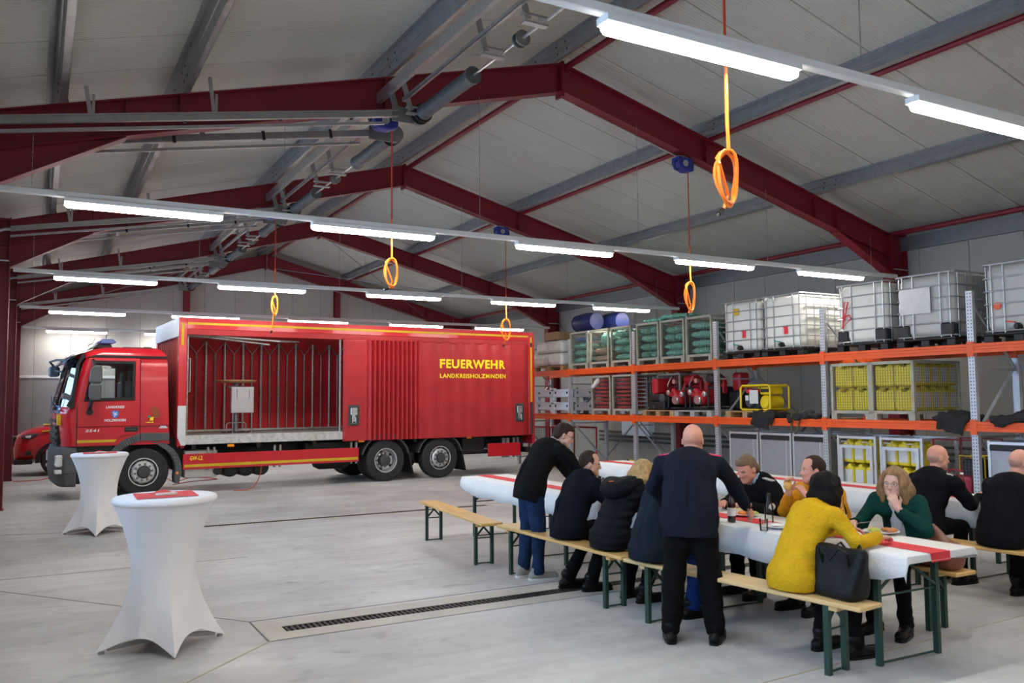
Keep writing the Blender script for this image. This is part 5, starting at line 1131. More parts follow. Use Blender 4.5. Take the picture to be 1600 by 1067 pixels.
b = MB(); b.tube([(RX+.1,10.95,ZB_+.14),(RX-.035,10.98,ZB_+.08),(RX-.05,10.98,ZB_-.2),(RX-.05,10.90,ZB_-.27),(RX-.05,10.82,ZB_-.18),(RX-.035,10.80,ZB_+.08),(RX+.1,10.78,ZB_+.14)], .016, 6); tag(b.build('strap', 'olive', smooth=True), 'olive webbing strap looped over the orange beam', 'strap')
# ------------------------------------------------------------------ beer tables and benches
mat('bench_wood', (.62,.38,.13), .38, var=.16, scale=3, stretch=(6,1,6)); mat('bench_wood_pale', (.66,.46,.21), .38, var=.12, scale=3, stretch=(6,1,6)); mat('bench_steel', (.012,.045,.032), .45, var=.1)
mat('paper_cloth', (.74,.74,.73), .75, var=.03, bump=.35, bscale=70); mat('runner_red', (.66,.035,.045), .7, var=.06); mat('stretch_white', (.80,.80,.82), .7, var=.02)
def folding(name, label, a, b, W_, H_, m, th, cat, group):
    """a, b: (x, y) middles of the two ends; planked top, two folding steel legs"""
    a, b = Vector((a[0],a[1],0)), Vector((b[0],b[1],0)); c = (a+b)/2; L_ = (b-a).length; rz = math.atan2((b-a).y,(b-a).x)-PI/2
    t = thing(name, label, cat, c, rz, group); npl = 1 if W_ < .3 else 3
    for k in range(npl): q = MB(); w0 = -W_/2+W_*k/npl; q.box((w0+.001,-L_/2,H_-th),(w0+W_/npl-.001,L_/2,H_)); q.build('plank', m, t, bevel=.006)
    for s in (-1,1):
        q = MB(); y = s*(L_/2-.26); q.box((-W_/2+.02,y+s*.05-.03,H_-th-.03),(W_/2-.02,y+s*.05+.03,H_-th)); q.build('batten', m, t)
        hw = W_/2-.03
        for sx in (-1,1):
            q = MB(); q.box((sx*hw-.017,y-.02,0),(sx*hw+.017,y+.02,H_-th)); q.build('leg', 'bench_steel', t)
        for P0, P1, w_ in (((-hw,y,H_-th-.02),(hw,y,H_-th-.02),.025),((-hw,y-s*.012,H_*.62),(hw*.3,y-s*.012,H_-th-.02),.02),((hw,y+s*.012,H_*.62),(-hw*.3,y+s*.012,H_-th-.02),.02),((-hw,y,H_*.60),(hw,y,H_*.60),.012)):
            q = MB(); q.bar(P0,P1,w_,.010,up=(0,1,0)); q.build('leg_brace', 'bench_steel', t)
        q = MB(); q.tube([(-hw,y,.012),(-hw+.03,y-s*.015,.012),(hw-.03,y-s*.015,.012),(hw,y,.012)], .008, 6); q.build('foot_bar', 'bench_steel', t)
        q = MB(); q.bar((0,y-s*.02,H_-th-.03),(0,y-s*.5,H_-th-.01),.02,.008); q.build('folding_strut', 'bench_steel', t)
    return t
TG, BG_ = 'beer tables', 'beer benches'
tx = lambda y: 5.29+(y-3.62)*.0215
for (y0,y1), l in zip(((3.62,5.86),(5.90,8.14),(8.18,10.45)), ('beer table whose bare end stands by the two handbags','beer table in the middle of its row behind the seated men','beer table with empty end pointing at the truck')):
    folding('beer_table', l, (tx(y0),y0), (tx(y1),y1), .66, .765, 'bench_wood', .028, 'table', TG)
for (y0,y1), l in zip(((2.6,4.84),(4.9,7.14),(7.2,9.44),(9.5,11.74)), ('beer table beside the two bald men in black','beer table with the cola bottle, second row','beer table behind the man with the blue collar','beer table near the yellow black guards')):
    folding('beer_table', l, (8.36,y0), (8.36,y1), .66, .765, 'bench_wood', .028, 'table', TG)
for a, b, m, l in (((4.33,8.18),(4.58,10.48),'bench_wood','empty beer bench with free legs nearest the truck'),((4.44,5.86),(4.44,8.06),'bench_wood','beer bench under the man with phone and the woman in a puffer vest'),((4.67,3.68),(4.42,5.82),'bench_wood_pale','pale beer bench under the yellow blazer with a black bag'),
                ((6.16,4.0),(6.16,6.2),'bench_wood','beer bench carrying the brown bag'),((6.16,6.26),(6.16,8.46),'bench_wood','empty beer bench behind the blue collared man'),((6.2,8.5),(6.25,10.5),'bench_wood','empty far beer bench between the two table rows'),
                ((7.48,3.4),(7.36,5.6),'bench_wood','beer bench under the two bald men in black'),((7.4,5.7),(7.4,7.9),'bench_wood','empty beer bench of the second row'),((9.2,3.6),(9.2,5.8),'bench_wood','beer bench between second table row and roll containers')):
    folding('beer_bench', l, a, b, .25, .48, m, .03, 'bench', BG_)
# paper cloths with drooping long sides, and red runners
def cloth(fx, y0, y1, hw, dropL, dropR, label):
    b = MB(); rows = []; n = 46
    for i in range(n+1):
        y = y0+(y1-y0)*i/n; c = fx(y); e = min(1,min(i,n-i)/3.0); w1 = .012*math.sin(i*.9); dl = dropL*(.55+.45*e)+.012*math.sin(i*1.7); dr = dropR*(.55+.45*e)+.01*math.sin(i*1.3)
        z = .770
        rows.append([(c-hw-.035-w1,y,z-dl),(c-hw-.028-w1*.6,y,z-dl*.5),(c-hw-.008,y,z-.012),(c-hw+.005,y,z),(c,y,z),(c+hw-.005,y,z),(c+hw+.008,y,z-.012),(c+hw+.02,y,z-dr*.5),(c+hw+.03+w1,y,z-dr)])
    rows = [[(x,y-.012,z-.045) for x,y,z in rows[0]]]+rows+[[(x,y+.012,z-.045) for x,y,z in rows[-1]]]
    b.loft(rows, caps=False, closed=False); o = b.build('tablecloth', 'paper_cloth', smooth=True, angle=60); o.modifiers.new('s','SOLIDIFY').thickness = .002; return tag(o, label, 'tablecloth')
def runner(fx, y0, y1, label):
    b = MB(); rows = []
    for i in range(31):
        y = y0+(y1-y0)*i/30; c = fx(y)-.03; rows.append([(c-.10,y,.7745),(c,y,.7748),(c+.10,y,.7745)])
    rows = [[(x,y0-.012,z-.06) for x,y,z in rows[0]]]+[[(x,y-.01 if k == 0 else y,z) for x,y,z in r] for k,r in enumerate(rows)]
    b.loft(rows, caps=False, closed=False); o = b.build('table_runner', 'runner_red'); o.modifiers.new('s','SOLIDIFY').thickness = .0015; return tag(o, label, 'table runner')
cloth(tx, 3.60, 10.47, .36, .22, .13, 'white paper cloth over the table row of the yellow blazer'); cloth(lambda y: 8.36, 2.6, 11.72, .36, .24, .2, 'white paper cloth over the table row of the bald men')
runner(tx, 3.60, 10.47, 'red runner along the table row of the yellow blazer'); runner(lambda y: 8.36, 2.6, 11.72, 'red runner along the table row of the bald men')
# ------------------------------------------------------------------ two bar tables in white stretch covers
def bar_table(x, y, rot, label, nap):
    t = thing('bar_table', label, 'table', (x,y,0), rot, 'white bar tables'); nth = 96; rows = []
    prof = [(1.0,0),(.985,.012),(.955,.05),(.9,.12),(.8,.22),(.7,.36),(.6,.52),(.5,.66),(.4,.80),(.3,.90),(.2,.955),(.1,.985),(.03,1.0)]
    for k in range(15):
        u = k/14; row = []
        for i in range(nth):
            a = 2*PI*i/nth; d = abs(((a/(PI/2))+.5)%1-.5)*2      # 0 at a foot, 1 between feet
            am = (a+PI/4)%(PI/2)-PI/4; rb = .45*math.cos(PI/4)/math.cos(PI/4-abs(am))*(1-.10*math.sin(PI*d)); hem = .010+.11*(1-(1-d)**2.2)**.9
            z = 1.075+(hem-1.075)*u; q = max(0,(.58-z)/.57); waist = .222+.145*(max(0,z-.50)/.575)**2.0
            body = waist+(rb-.222)*q**1.7
            seam = .004*math.exp(-(d/.05)**2)
            row.append(((body+seam)*math.cos(a),(body+seam)*math.sin(a),z))
        rows.append(row)
    b = MB(); b.loft(rows, caps=False); o = b.build('stretch_cover', 'stretch_white', t, smooth=True, angle=70)
    b = MB(); b.lathe([(.0,1.105),(.35,1.105),(.366,1.098),(.372,1.08),(.370,1.06),(.362,1.055),(.0,1.055)], 64); b.build('covered_top', 'stretch_white', t, smooth=True, angle=60)
    b = MB(); b.cyl((0,0,.05),(0,0,1.06),.03,n=12); b.build('column', 'steel', t)
    for k in range(4): a = k*PI/2; b = MB(); b.bar((.05*math.cos(a),.05*math.sin(a),.06),(.38*math.cos(a),.38*math.sin(a),.03),.03); b.cyl((.415*math.cos(a),.415*math.sin(a),0),(.415*math.cos(a),.415*math.sin(a),.018),.022,n=10); b.build('foot', 'galv', t)
    n_ = thing('napkin', 'red paper napkin cloth laid on the '+nap, 'napkin', (x,y,1.106), .25)
    b = MB(); g = [[((i-3)*.07+(j-3)*.02,(j-3)*.07-(i-3)*.015,.001+.004*abs(math.sin(i*2.1+j*1.3))+(.018 if (i,j)==(3,6) else 0)) for j in range(7)] for i in range(7)]; b.loft(g, caps=False, closed=False); b.build('cloth', 'runner_red', n_)
    b = MB(); b.box((-.07,-.05,.006),(.07,.02,.018)); tag(b.build('card', 'label_white', loc=(x,y-.02,1.106), rotz=.2), 'small white card on the red napkin of the '+nap, 'card')
bar_table(.875,6.93,.06,'white stretch covered bar table beside the drain','bar table beside the drain'); bar_table(.81,13.33,-.12,'white stretch covered bar table in front of the truck wheel','bar table at the truck')
# ------------------------------------------------------------------ things on the tables
mat('bottle_brown', (.020,.010,.006), .08, var=0, coat=.5); mat('paper', (.8,.8,.78), .7, var=0); mat('food_gold', (.72,.42,.10), .7, var=.25, scale=60, bump=.6, bscale=120); mat('food_green', (.45,.5,.10), .7, var=.3, scale=60); mat('food_orange', (.75,.22,.04), .6, var=.2, scale=50); mat('bread', (.50,.20,.07), .7, var=.2, scale=50); mat('china', (.78,.78,.76), .2, var=0); mat('cola', (.02,.006,.004), .1, var=0); thinglass('bottle_glass', (.95,.975,.965), .2)
mat('leather_black', (.007,.007,.008), .42, var=.2, bump=.25, bscale=60, spec=.22); mat('leather_brown', (.20,.065,.035), .4, var=.15, bump=.25, bscale=60)
ZT = .776
def bottle(x, y, m, label, H_=.24, r=.033, liquid=None, band=None, cap=None):
    t = thing('bottle', label, 'bottle', (x,y,ZT)); k = H_/.24; b = MB(); b.lathe([(.0,.0),(r*.9,.0),(r,.01),(r,.125*k),(r*.92,.145*k),(r*.42,.185*k),(r*.36,.225*k),(r*.42,.228*k),(r*.42,.24*k)], 18); b.build('body', m, t, smooth=True)
    if liquid: b = MB(); b.lathe([(.0,.004),(r*.86,.004),(r*.9,.012),(r*.9,.11*k),(.0,.11*k)], 16); b.build('drink', liquid, t, smooth=True)
    if band: b = MB(); b.lathe([(r*1.02,.045*k),(r*1.02,.105*k)], 18, caps=False); b.build('label_band', band, t)
    if cap: b = MB(); b.lathe([(r*.44,.228*k),(r*.46,.244*k),(.0,.244*k)], 12); b.build('cap', cap, t)
bottle(5.08,5.34,'bottle_brown','dark brown beer bottle with white label beside the navy uniform',.27,.034,None,'paper','crest_blue')
bottle(5.23,5.07,'bottle_glass','empty clear glass bottle behind the drinking glass',.25,.036,None,None)
bottle(5.56,4.62,'bottle_glass','clear glass bottle with white label between mustard sweater and yellow blazer',.25,.034,None,'paper')
bottle(8.22,5.34,'bottle_glass','cola bottle with red label on the second table row',.25,.033,'cola','label_red','paper')
t = thing('drinking_glass', 'short clear drinking glass reached by the hand of the uniformed man', 'glass', (4.955,4.86,ZT)); b = MB(); b.lathe([(.0,.0),(.03,.0),(.034,.09),(.032,.09),(.028,.006),(.0,.006)], 18); b.build('glass', 'bottle_glass', t, smooth=True)
def plate(x, y, label, foods):
    t = thing('plate', label, 'plate', (x,y,ZT)); b = MB(); b.lathe([(.0,.002),(.07,.002),(.125,.016),(.13,.02),(.124,.022),(.07,.008),(.0,.008)], 32); b.build('dish', 'china', t, smooth=True)
    for k, (fx_, fy_, m, s) in enumerate(foods):
        q = SDF((fx_-.09,fy_-.09,-.01),(fx_+.09,fy_+.09,.07),.008,.012); rng = random.Random(k+int(x*100))
        for i in range(5): q.ell((fx_+rng.uniform(-.03,.03)*s,fy_+rng.uniform(-.03,.03)*s,.022),(.03*s,.024*s,.016))
        o = tag(q.build('food', m, loc=(x,y,ZT)), ['golden','green','orange','brown'][['food_gold','food_green','food_orange','bread'].index(m)]+' food portion on the '+label.replace('white ','',1), 'food')
plate(5.44,5.56,'white plate of orange food in front of the blue collared man',((.0,.02,'food_orange',1.2),(.04,-.05,'food_green',1))); plate(5.60,4.30,'white plate of meat in front of the green blazer',((.03,-.02,'bread',1.3),(-.05,.03,'food_green',1.1)))
plate(5.05,6.6,'white plate in front of the puffer vest',((.0,.0,'food_gold',1.3),)); plate(5.1,6.98,'white plate in front of the man with phone',((.0,.0,'food_gold',1.2),)); plate(8.15,5.05,'white plate between the bald men',((.0,.0,'food_gold',1.2),))
plate(5.16,4.90,'white plate with crumpled napkin beside the drinking glass',())
o = SDF((5.10,4.84,ZT),(5.24,4.96,ZT+.06),.008,.015); o.box((5.16,4.90,ZT+.022),(.05,.035,.006),.005); o.wrinkle(.006,60,1); tag(o.build('napkin', 'paper'), 'crumpled white napkin on the plate beside the drinking glass', 'napkin')
# bags on the benches
t = thing('handbag', 'black leather tote bag standing on the pale bench end', 'bag', (4.70,3.93,.482), .05)
s = SDF((-.16,-.26,-.03),(.16,.26,.36),.012,.03)
for k in range(8): u = k/7; s.box((0,0,.03+.26*u),(.10-.055*u,.145+.06*u,.045),.04)
s.wrinkle(.013,17,5); s.plane((0,0,.002),(0,0,-1)); s.build('body', 'leather_black', t)
for x in (-.05,.05): b = MB(); b.tube([(x,-.10,.20),(x*1.6,-.11,.30),(x*2.2,-.07,.335),(x*2.4,.0,.25),(x*2.2,.08,.335),(x*1.6,.11,.30),(x,.10,.20)], .008, 6); b.build('handle', 'leather_black', t, smooth=True)
t = thing('handbag', 'brown leather shoulder bag slumped on the bench end', 'bag', (6.16,4.22,.482)); s = SDF((-.2,-.3,-.03),(.2,.3,.42),.013,.04)
s.box((0,0,.09),(.10,.18,.09),.06); s.cap((0,-.05,.15),(.02,.06,.30),.09,.035); s.cap((0,.1,.12),(0,-.12,.12),.09); s.wrinkle(.012,18,3); s.plane((0,0,.002),(0,0,-1)); s.build('body', 'leather_brown', t); b = MB(); b.lathe([(.012,0),(.018,.004),(.012,.008)], 14, 'x', (-.105,.12,.12)); b.build('buckle', 'letter_yellow', t)
# ------------------------------------------------------------------ people
mat('skin', (.56,.30,.21), .5, var=.08, scale=14, bump=.08, bscale=160, spec=.35); mat('skin_pink', (.60,.28,.20), .48, var=.1, scale=12, spec=.35); mat('skin_pale', (.62,.37,.29), .5, var=.06, scale=14, spec=.35)
mat('hair_brown', (.030,.017,.011), .6, spec=.2, var=.3, scale=60, stretch=(1,1,.25), bump=.4, bscale=140); mat('hair_light', (.16,.10,.055), .6, var=.3, scale=60, bump=.4, bscale=140); mat('hair_blond', (.42,.26,.10), .55, var=.35, scale=45, stretch=(1,1,.2), bump=.6, bscale=110); mat('hair_darkblond', (.24,.135,.055), .55, var=.45, scale=40, stretch=(1,1,.15), bump=.6, bscale=110); mat('hair_black', (.0045,.0035,.0032), .55, var=.3, scale=60, bump=.4, bscale=120, spec=.12); mat('hair_grey', (.43,.235,.17), .6, var=.25, scale=80)
def fabric(n, c, var=.2, b=.6, bs=60, rough=.85): return mat(n, c, rough, var=var, scale=9, bump=b, bscale=bs, spec=.12)
fabric('wool_black', (.006,.006,.0065)); fabric('wool_navy', (.0095,.0115,.0215)); fabric('cloth_navy', (.0045,.006,.012)); fabric('puffer', (.0035,.0045,.008), rough=.6); fabric('sleeve_navy', (.007,.012,.032)); fabric('grey_teal', (.010,.016,.024)); fabric('jeans', (.012,.028,.075), .3); fabric('jeans_blue', (.01,.03,.14), .3); fabric('trouser_black', (.004,.004,.0045)); fabric('yellow_wool', (.62,.36,.012), .08); fabric('mustard', (.62,.26,.012), .08); fabric('green_wool', (.004,.040,.032), .1); fabric('shirt_white', (.55,.53,.54), .05); fabric('shirt_blue', (.30,.48,.66), .05); fabric('uniform', (.005,.0055,.008)); fabric('sneaker', (.28,.27,.25), .1)
mat('sole_white', (.6,.6,.57), .6, var=.05); mat('shoe_black', (.006,.0055,.0055), .35, var=.2, spec=.2); mat('eye_white', (.75,.72,.70), .2, var=0); mat('eye_dark', (.02,.025,.03), .2, var=0); mat('crimson', (.50,.01,.09), .5, var=0); mat('patch', (.42,.41,.38), .6, var=.15, scale=80); mat('lips', (.42,.13,.11), .5, var=0); mat('glasses', (.03,.025,.02), .3, .3, var=0)
class Fig:
    def __init__(s, label, x, y, yaw, group=None):
        s.t = thing('person', label, 'person', (x,y,0), yaw); s.J = {}
    def v(s, k): return np.array(s.J[k], float)
def seated(F, lean=.22, headf=.28, headz=1.18, knee=.42, ank=.38, spread=.12, sh=.185, slump=0):
    J = F.J; J['P'] = (0,0,.585); J['W'] = (lean*.18,0,.74); J['C'] = (lean*.62,0,.93); J['N'] = (lean,0,1.045)
    for n, q in (('L',1),('R',-1)):
        J['S'+n] = (lean*.92,q*sh,.985); J['H'+n] = (.04,q*.09,.575); J['K'+n] = (knee,q*spread,.545); J['A'+n] = (ank,q*spread,.10); J['T'+n] = (ank+.15,q*(spread+.02),.04)
    J['HD'] = (headf,0,headz)
def hand(s, wr, d, n, side, curl=.7, curl2=1.3, spread=1.0, k=.006, scale=1.0):
    """palm and five fingers; d finger direction, n direction the palm faces, side +1 when the thumb lies at d x n"""
    wr, d, n = np.array(wr,float), np.array(d,float), np.array(n,float); d /= np.linalg.norm(d); n = n-d*(n@d); n /= np.linalg.norm(n); sd = np.cross(d,n)*side; q = scale
    for o in (.026,.009,-.009,-.026): s.cap(wr+d*.012*q+sd*o*.5*q, wr+d*.083*q+sd*o*q, .016*q, .0125*q, k=.012)
    for o, L_ in ((.028,.074),(.0095,.084),(-.0095,.078),(-.027,.060)):
        b = wr+d*.085*q+sd*o*q; d1 = d*math.cos(curl)+n*math.sin(curl)+sd*o*2*spread; d2 = d*math.cos(curl+curl2*.6)+n*math.sin(curl+curl2*.6); d3 = d*math.cos(curl+curl2*1.2)+n*math.sin(curl+curl2*1.2)
        p1 = b+d1*L_*.45*q; p2 = p1+d2*L_*.32*q; p3 = p2+d3*L_*.26*q
        s.cap(b,p1,.0098*q,.009*q,k=.004); s.cap(p1,p2,.009*q,.0083*q,k=.003); s.cap(p2,p3,.0083*q,.0072*q,k=.003)
    tb = wr+d*.028*q+sd*.024*q+n*.006; t1 = tb+(sd*.62+d*.62+n*.35)*.044*q; t2 = t1+(sd*.15+d*.8+n*.55)*.034*q
    s.cap(wr+d*.02*q,tb,.014*q,.0135*q,k=.01); s.cap(tb,t1,.0125*q,.0105*q,k=.008); s.cap(t1,t2,.0105*q,.0085*q,k=.004)
def figure(F, top, legs, skin='skin', shoe='shoe_black', hair=None, hairm=None, yaw=0, pitch=.1, roll=0, fat=1.0, hemz=None, hands=None, female=False, collar=None, wr=.005, seed=0, longhair=None, glasses=False, jeans_hem=None, headk=1.0, topname='jacket', mouth=True, legk=1.0):
    J = {k: np.array(v,float) for k, v in F.J.items()}; t = F.t; R = rotm(yaw,pitch,roll); hd = J['HD']; hk = headk*(.95 if female else 1.0); hp = lambda f,l,u: hd+R@(np.array((f,l,u))*hk)
    P = np.array(list(J.values())); lo = P.min(0)-.22; hi = P.max(0)+.24; lo[2] = -.02
    # skin: one continuous body
    s = SDF(lo, hi, .0085, .02)
    s.cap(J['P'],J['C'],.10,.105); s.cap(J['C'],J['N'],.09,.06); s.cap(J['SL'],J['SR'],.045); nk = hp(-.02,0,-.075); s.cap(J['N']-np.array((.01,0,.03)),nk,.056*hk,.052*hk,k=.03)
    for q in 'LR':
        s.cap(J['S'+q],J['E'+q],.042,.036); s.cap(J['E'+q],J['X'+q],.036,.026*hk); s.cap(J['H'+q],J['K'+q],.06,.045); s.cap(J['K'+q],J['A'+q],.045,.032); s.cap(J['A'+q]-np.array((0,0,.03)),J['T'+q]-np.array((0,0,.012)),.016,.012)
    s.ell(hp(-.012,0,.030),(.098*hk,.077*hk,.098*hk),R,k=.01); s.ell(hp(.022,0,-.028),(.070*hk,.062*hk,.085*hk),R,k=.03); s.cap(hp(.060,0,-.088),hp(.074,0,-.090),.024*hk,.020*hk,k=.025)
    for q in (-1,1):
        s.cap(hp(.03,q*.050,-.055),hp(.065,q*.02,-.085),.020*hk,.018*hk,k=.03); s.ell(hp(.058,q*.040,-.018),(.022*hk,.022*hk,.020*hk),R,k=.02); s.ell(hp(.083,q*.031,.006),(.014*hk,.017*hk,.011*hk),R,k=.012,op='cut'); s.cap(hp(.078,q*.014,.024),hp(.070,q*.048,.022),.009*hk,.008*hk,k=.012)
        s.ell(hp(-.008,q*.080,-.008),(.019*hk,.008*hk,.031*hk),R,k=.005); s.ell(hp(-.004,q*.088,-.006),(.010*hk,.004*hk,.018*hk),R,k=.004,op='cut')
    s.cap(hp(.086,0,.010),hp(.106,0,-.026),.0085*hk,.0125*hk,k=.010); s.cap(hp(.094,.011,-.030),hp(.094,-.011,-.030),.009*hk,k=.006)
    s.cap(hp(.082,.018,-.058),hp(.082,-.018,-.058),.0075*hk,k=.006); s.cap(hp(.080,.014,-.069),hp(.080,-.014,-.069),.008*hk,k=.005); s.cap(hp(.091,.02,-.0635),hp(.091,-.02,-.0635),.0022,k=.003,op='cut')
    for q in 'LR':
        h = (hands or {}).get(q)
        d = J['X'+q]-J['E'+q]; d /= np.linalg.norm(d)
        if h: hand(s, J['X'+q], h[0], h[1], h[2], *h[3:])
        else: hand(s, J['X'+q], d, (0,0,-1) if abs(d[2]) < .8 else (1,0,0), 1 if q == 'R' else -1, .35, .7)
    body = s.build('body', skin, t)
    for q in (-1,1):
        e = MB(); e.lathe([(.001,-.0105),(.006,-.0085),(.0105,0),(.006,.0085),(.001,.0105)], 10, c=(0,0,0)); eo = e.build('eye', 'eye_white', t, smooth=True); eo.location = hp(.071,q*.031,.004)
        e = MB(); e.lathe([(.0,.0),(.0052,.0),(.004,.002)], 10, 'x'); ir = e.build('iris', 'eye_dark', eo); ir.location = R@np.array((.0098,0,0)); ir.rotation_euler = Matrix(R.tolist()).to_euler()
        if hairm: b = MB(); b.tube([hp(.084,q*.014,.024),hp(.087,q*.03,.029),hp(.073,q*.050,.024)], [.002,.0032,.0015], 6); b.build('eyebrow', hairm, t)
    if mouth: b = MB(); b.tube([hp(.0835,.021,-.064),hp(.0895,0,-.0605),hp(.0835,-.021,-.064)], [.002,.0045,.002], 6); b.build('lips', 'lips', t, smooth=True)
    # garment on the upper body
    fwd = J['C']-J['P']; ax = np.array((1,0,0))-fwd*(fwd[0]/(fwd@fwd)); s = SDF(lo, hi, .0125, .05); f = fat; kk = .92 if female else 1
    s.cap(J['P'],J['W'],.180*f*(1.04 if female else 1),.158*f*kk,flat=(ax,.74)); s.cap(J['W'],J['C'],.158*f*kk,.172*f*kk,flat=(ax,.72)); s.cap(J['C'],J['N']-np.array((0,0,.02)),.150*f*kk,.085,flat=(ax,.74)); s.cap(J['SL']*np.array((1,.9,1)),J['SR']*np.array((1,.9,1)),.062*kk); s.cap(J['N']-np.array((.0,0,.03)),J['N']*.65+nk*.35,.078,.069,k=.02)
    for q in 'LR': s.cap(J['S'+q],J['E'+q],.066*kk*(.5+.5*f),.056*kk,k=.03); s.cap(J['E'+q],J['X'+q]*.93+J['E'+q]*.07,.056*kk,.043*kk,k=.03)
    if female: [s.ell(J['C']+np.array((.10,q*.07,-.02)),(.055,.06,.06),k=.04) for q in (-1,1)]
    ex = F.extra(s, J) if hasattr(F,'extra') else None
    if wr: s.wrinkle(wr*1.5,20,seed,(1,1,1.4)); s.wrinkle(wr*.8,42,seed+40,(.8,.8,1.5))
    an = ax/np.linalg.norm(ax); bk = [J[n]-an*r_*f*.74 for n, r_ in (('P',.182*(1.04 if female else 1)),('W',.160*kk),('C',.172*kk))]
    if topname in ('blazer','uniform_jacket','jacket'): [s.cap(bk[i],bk[i+1],.011,k=.012,op='cut') for i in (0,1)]
    if hemz is not None: s.plane((0,0,hemz),(0,0,-1))
    elif hasattr(F,'hem'): s.plane(*F.hem)
    s.cap(J['N']-np.array((0,0,.03)),nk+np.array((0,0,.05)),.066,.060,k=.008,op='cut')
    for q in 'LR': d = J['X'+q]-J['E'+q]; d /= np.linalg.norm(d); s.cap(J['X'+q]-d*.01,J['X'+q]+d*.1,.037,.05,k=.004,op='cut')
    g = s.build(topname, top, t)
    if collar:
        b = MB(); c = J['N']; nd = nk-c; nd /= np.linalg.norm(nd); s = SDF(c-.13, c+.15, .009, .01); s.cap(c-nd*.02,c+nd*.045,.080,.072); s.cap(c-nd*.1,c+nd*.15,.066,.062,k=.003,op='cut'); s.plane(c+nd*.05,nd); s.plane(c-nd*.01,-nd); s.cap(c+np.array((.09,0,.05)),c+np.array((.09,0,-.05)),.035,k=.01,op='cut'); s.build('collar', collar, t)
    # legs
    s = SDF(np.minimum(lo,0)-.02, hi, .0135, .05)
    s.cap(J['HL'],J['HR'],.092*f,k=.04)
    for q in 'LR':
        s.cap(J['H'+q],J['K'+q],.088*(.6+.4*f)*kk*legk,.070*kk*legk,k=.02); s.cap(J['K'+q],J['A'+q]+np.array((0,0,.0)),.070*kk*legk,.060*(kk if not jeans_hem else 1)*legk,k=.02)
    s.wrinkle(.010,24,seed+3,(1,1,1.3)); s.wrinkle(.005,46,seed+9); s.plane((0,0,.055),(0,0,-1))
    if hasattr(F,'seatz'): s.plane((0,0,F.seatz),(0,0,-1)) if False else None
    s.build('trousers', legs, t)
    for q in 'LR':
        A, T_ = J['A'+q], J['T'+q]; d = T_-A; d[2] = 0; d /= np.linalg.norm(d)+1e-6; hl = A-d*.055; hl[2] = .045; to = A+d*.17; to[2] = .04; to2 = A+d*.02; s = SDF(np.minimum(hl,to)-.11, np.maximum(np.maximum(hl,to),A)+.11, .010, .03)
        s.cap(hl,to,.043,.040,flat=((0,0,1),.95)); s.cap(A-d*.02+np.array((0,0,.03 if shoe != 'sneaker' else -.005)),to2*np.array((1,1,0))+np.array((0,0,.055)),.052,.046); s.plane((0,0,.003),(0,0,-1)); so = s.build('shoe', shoe, t)
        b = MB(); pr = []; l = np.array((-d[1],d[0],0))
        for u in (-.098,-.08,-.03,.06,.14,.19,.208): wd = .038*max(.25,math.sqrt(max(0.02,1-((u-.055)/.157)**4)))+.008; pr.append((A+d*u,wd))
        b.loft([[tuple(np.array((p[0],p[1],0))+l*w_+np.array((0,0,z))) for p,w_ in pr]+[tuple(np.array((p[0],p[1],0))-l*w_+np.array((0,0,z))) for p,w_ in pr[::-1]] for z in (.0,.022)]); b.build('sole', 'sole_white' if shoe == 'sneaker' else 'shoe_black', so)
    # hair
    if hair:
        s = SDF(hd-.26, hd+.22, .0085, .02) if not longhair else SDF(hd-np.array((.32,.26,.42)), hd+.22, .0095, .03)
        if hair == 'short':
            s.ell(hp(-.016,0,.036),(.104*hk,.084*hk,.100*hk),R); s.cap(hp(.052,.03,.088),hp(.052,-.03,.088),.024*hk,k=.03); s.cap(hp(-.07,.04,-.03),hp(-.07,-.04,-.03),.04*hk,k=.03)
            s.wrinkle(.005,90,seed); s.box(hp(.13,0,-.05),(.11*hk,.13,.115*hk),.03,R,op='cut',k=.01); s.box(hp(.03,0,-.11),(.075*hk,.13,.095*hk),.03,R,op='cut',k=.01); s.box(hp(-.06,0,-.16),(.12,.13,.085),.02,R,op='cut',k=.01)
        if hair == 'receding':
            s.ell(hp(-.014,0,.032),(.1015*hk,.0805*hk,.1005*hk),R); s.wrinkle(.002,90,seed); s.ell(hp(.125,0,.02),(.092*hk,.075,.115),R,op='cut',k=.012); s.box(hp(.13,0,-.05),(.10*hk,.14,.10),.03,R,op='cut',k=.01); s.box(hp(.02,0,-.115),(.07*hk,.13,.105*hk),.03,R,op='cut',k=.01); s.box(hp(-.06,0,-.16),(.12,.13,.085),.02,R,op='cut',k=.01); [s.ell(hp(.065,q*.045,.075),(.05,.03,.04),R,op='cut',k=.015) for q in (-1,1)]
        if hair == 'fringe':
            s.ell(hp(-.0125,0,.028),(.0992*hk,.0782*hk,.0985*hk),R); s.box(hp(.115,0,.0),(.12*hk,.14,.25),.03,R,op='cut',k=.01); s.box(hp(0,0,.135),(.2,.2,.1),.03,R,op='cut',k=.03); s.box(hp(-.0,0,-.15),(.2,.14,.09),.02,R,op='cut',k=.01)
        if hair in ('bob','long'):
            s.ell(hp(-.018,0,.034),(.112*hk,.092*hk,.106*hk),R)
            L_ = longhair; 
            for q in (-1,-.5,0,.5,1):
                w0 = hp(-.06+.04*abs(q),q*.075,.02); w1 = hd+R@np.array((-.09+.075*abs(q),q*.095,-.06))*hk; w2 = w1+np.array((L_[1]*(1-abs(q)*.3),0,-L_[0])); s.cap(w0,w1,.045,.05,k=.04); s.cap(w1,w2,.048,.03,k=.04)
            for q in (-1,1): s.cap(hp(.05,q*.05,.09),hp(.045,q*.085,.0),.022,.026,k=.02); s.cap(hp(.045,q*.085,.0),hp(.03,q*.09,-.10)+np.array((0,0,-L_[0]*.25)),.026,.024,k=.02)
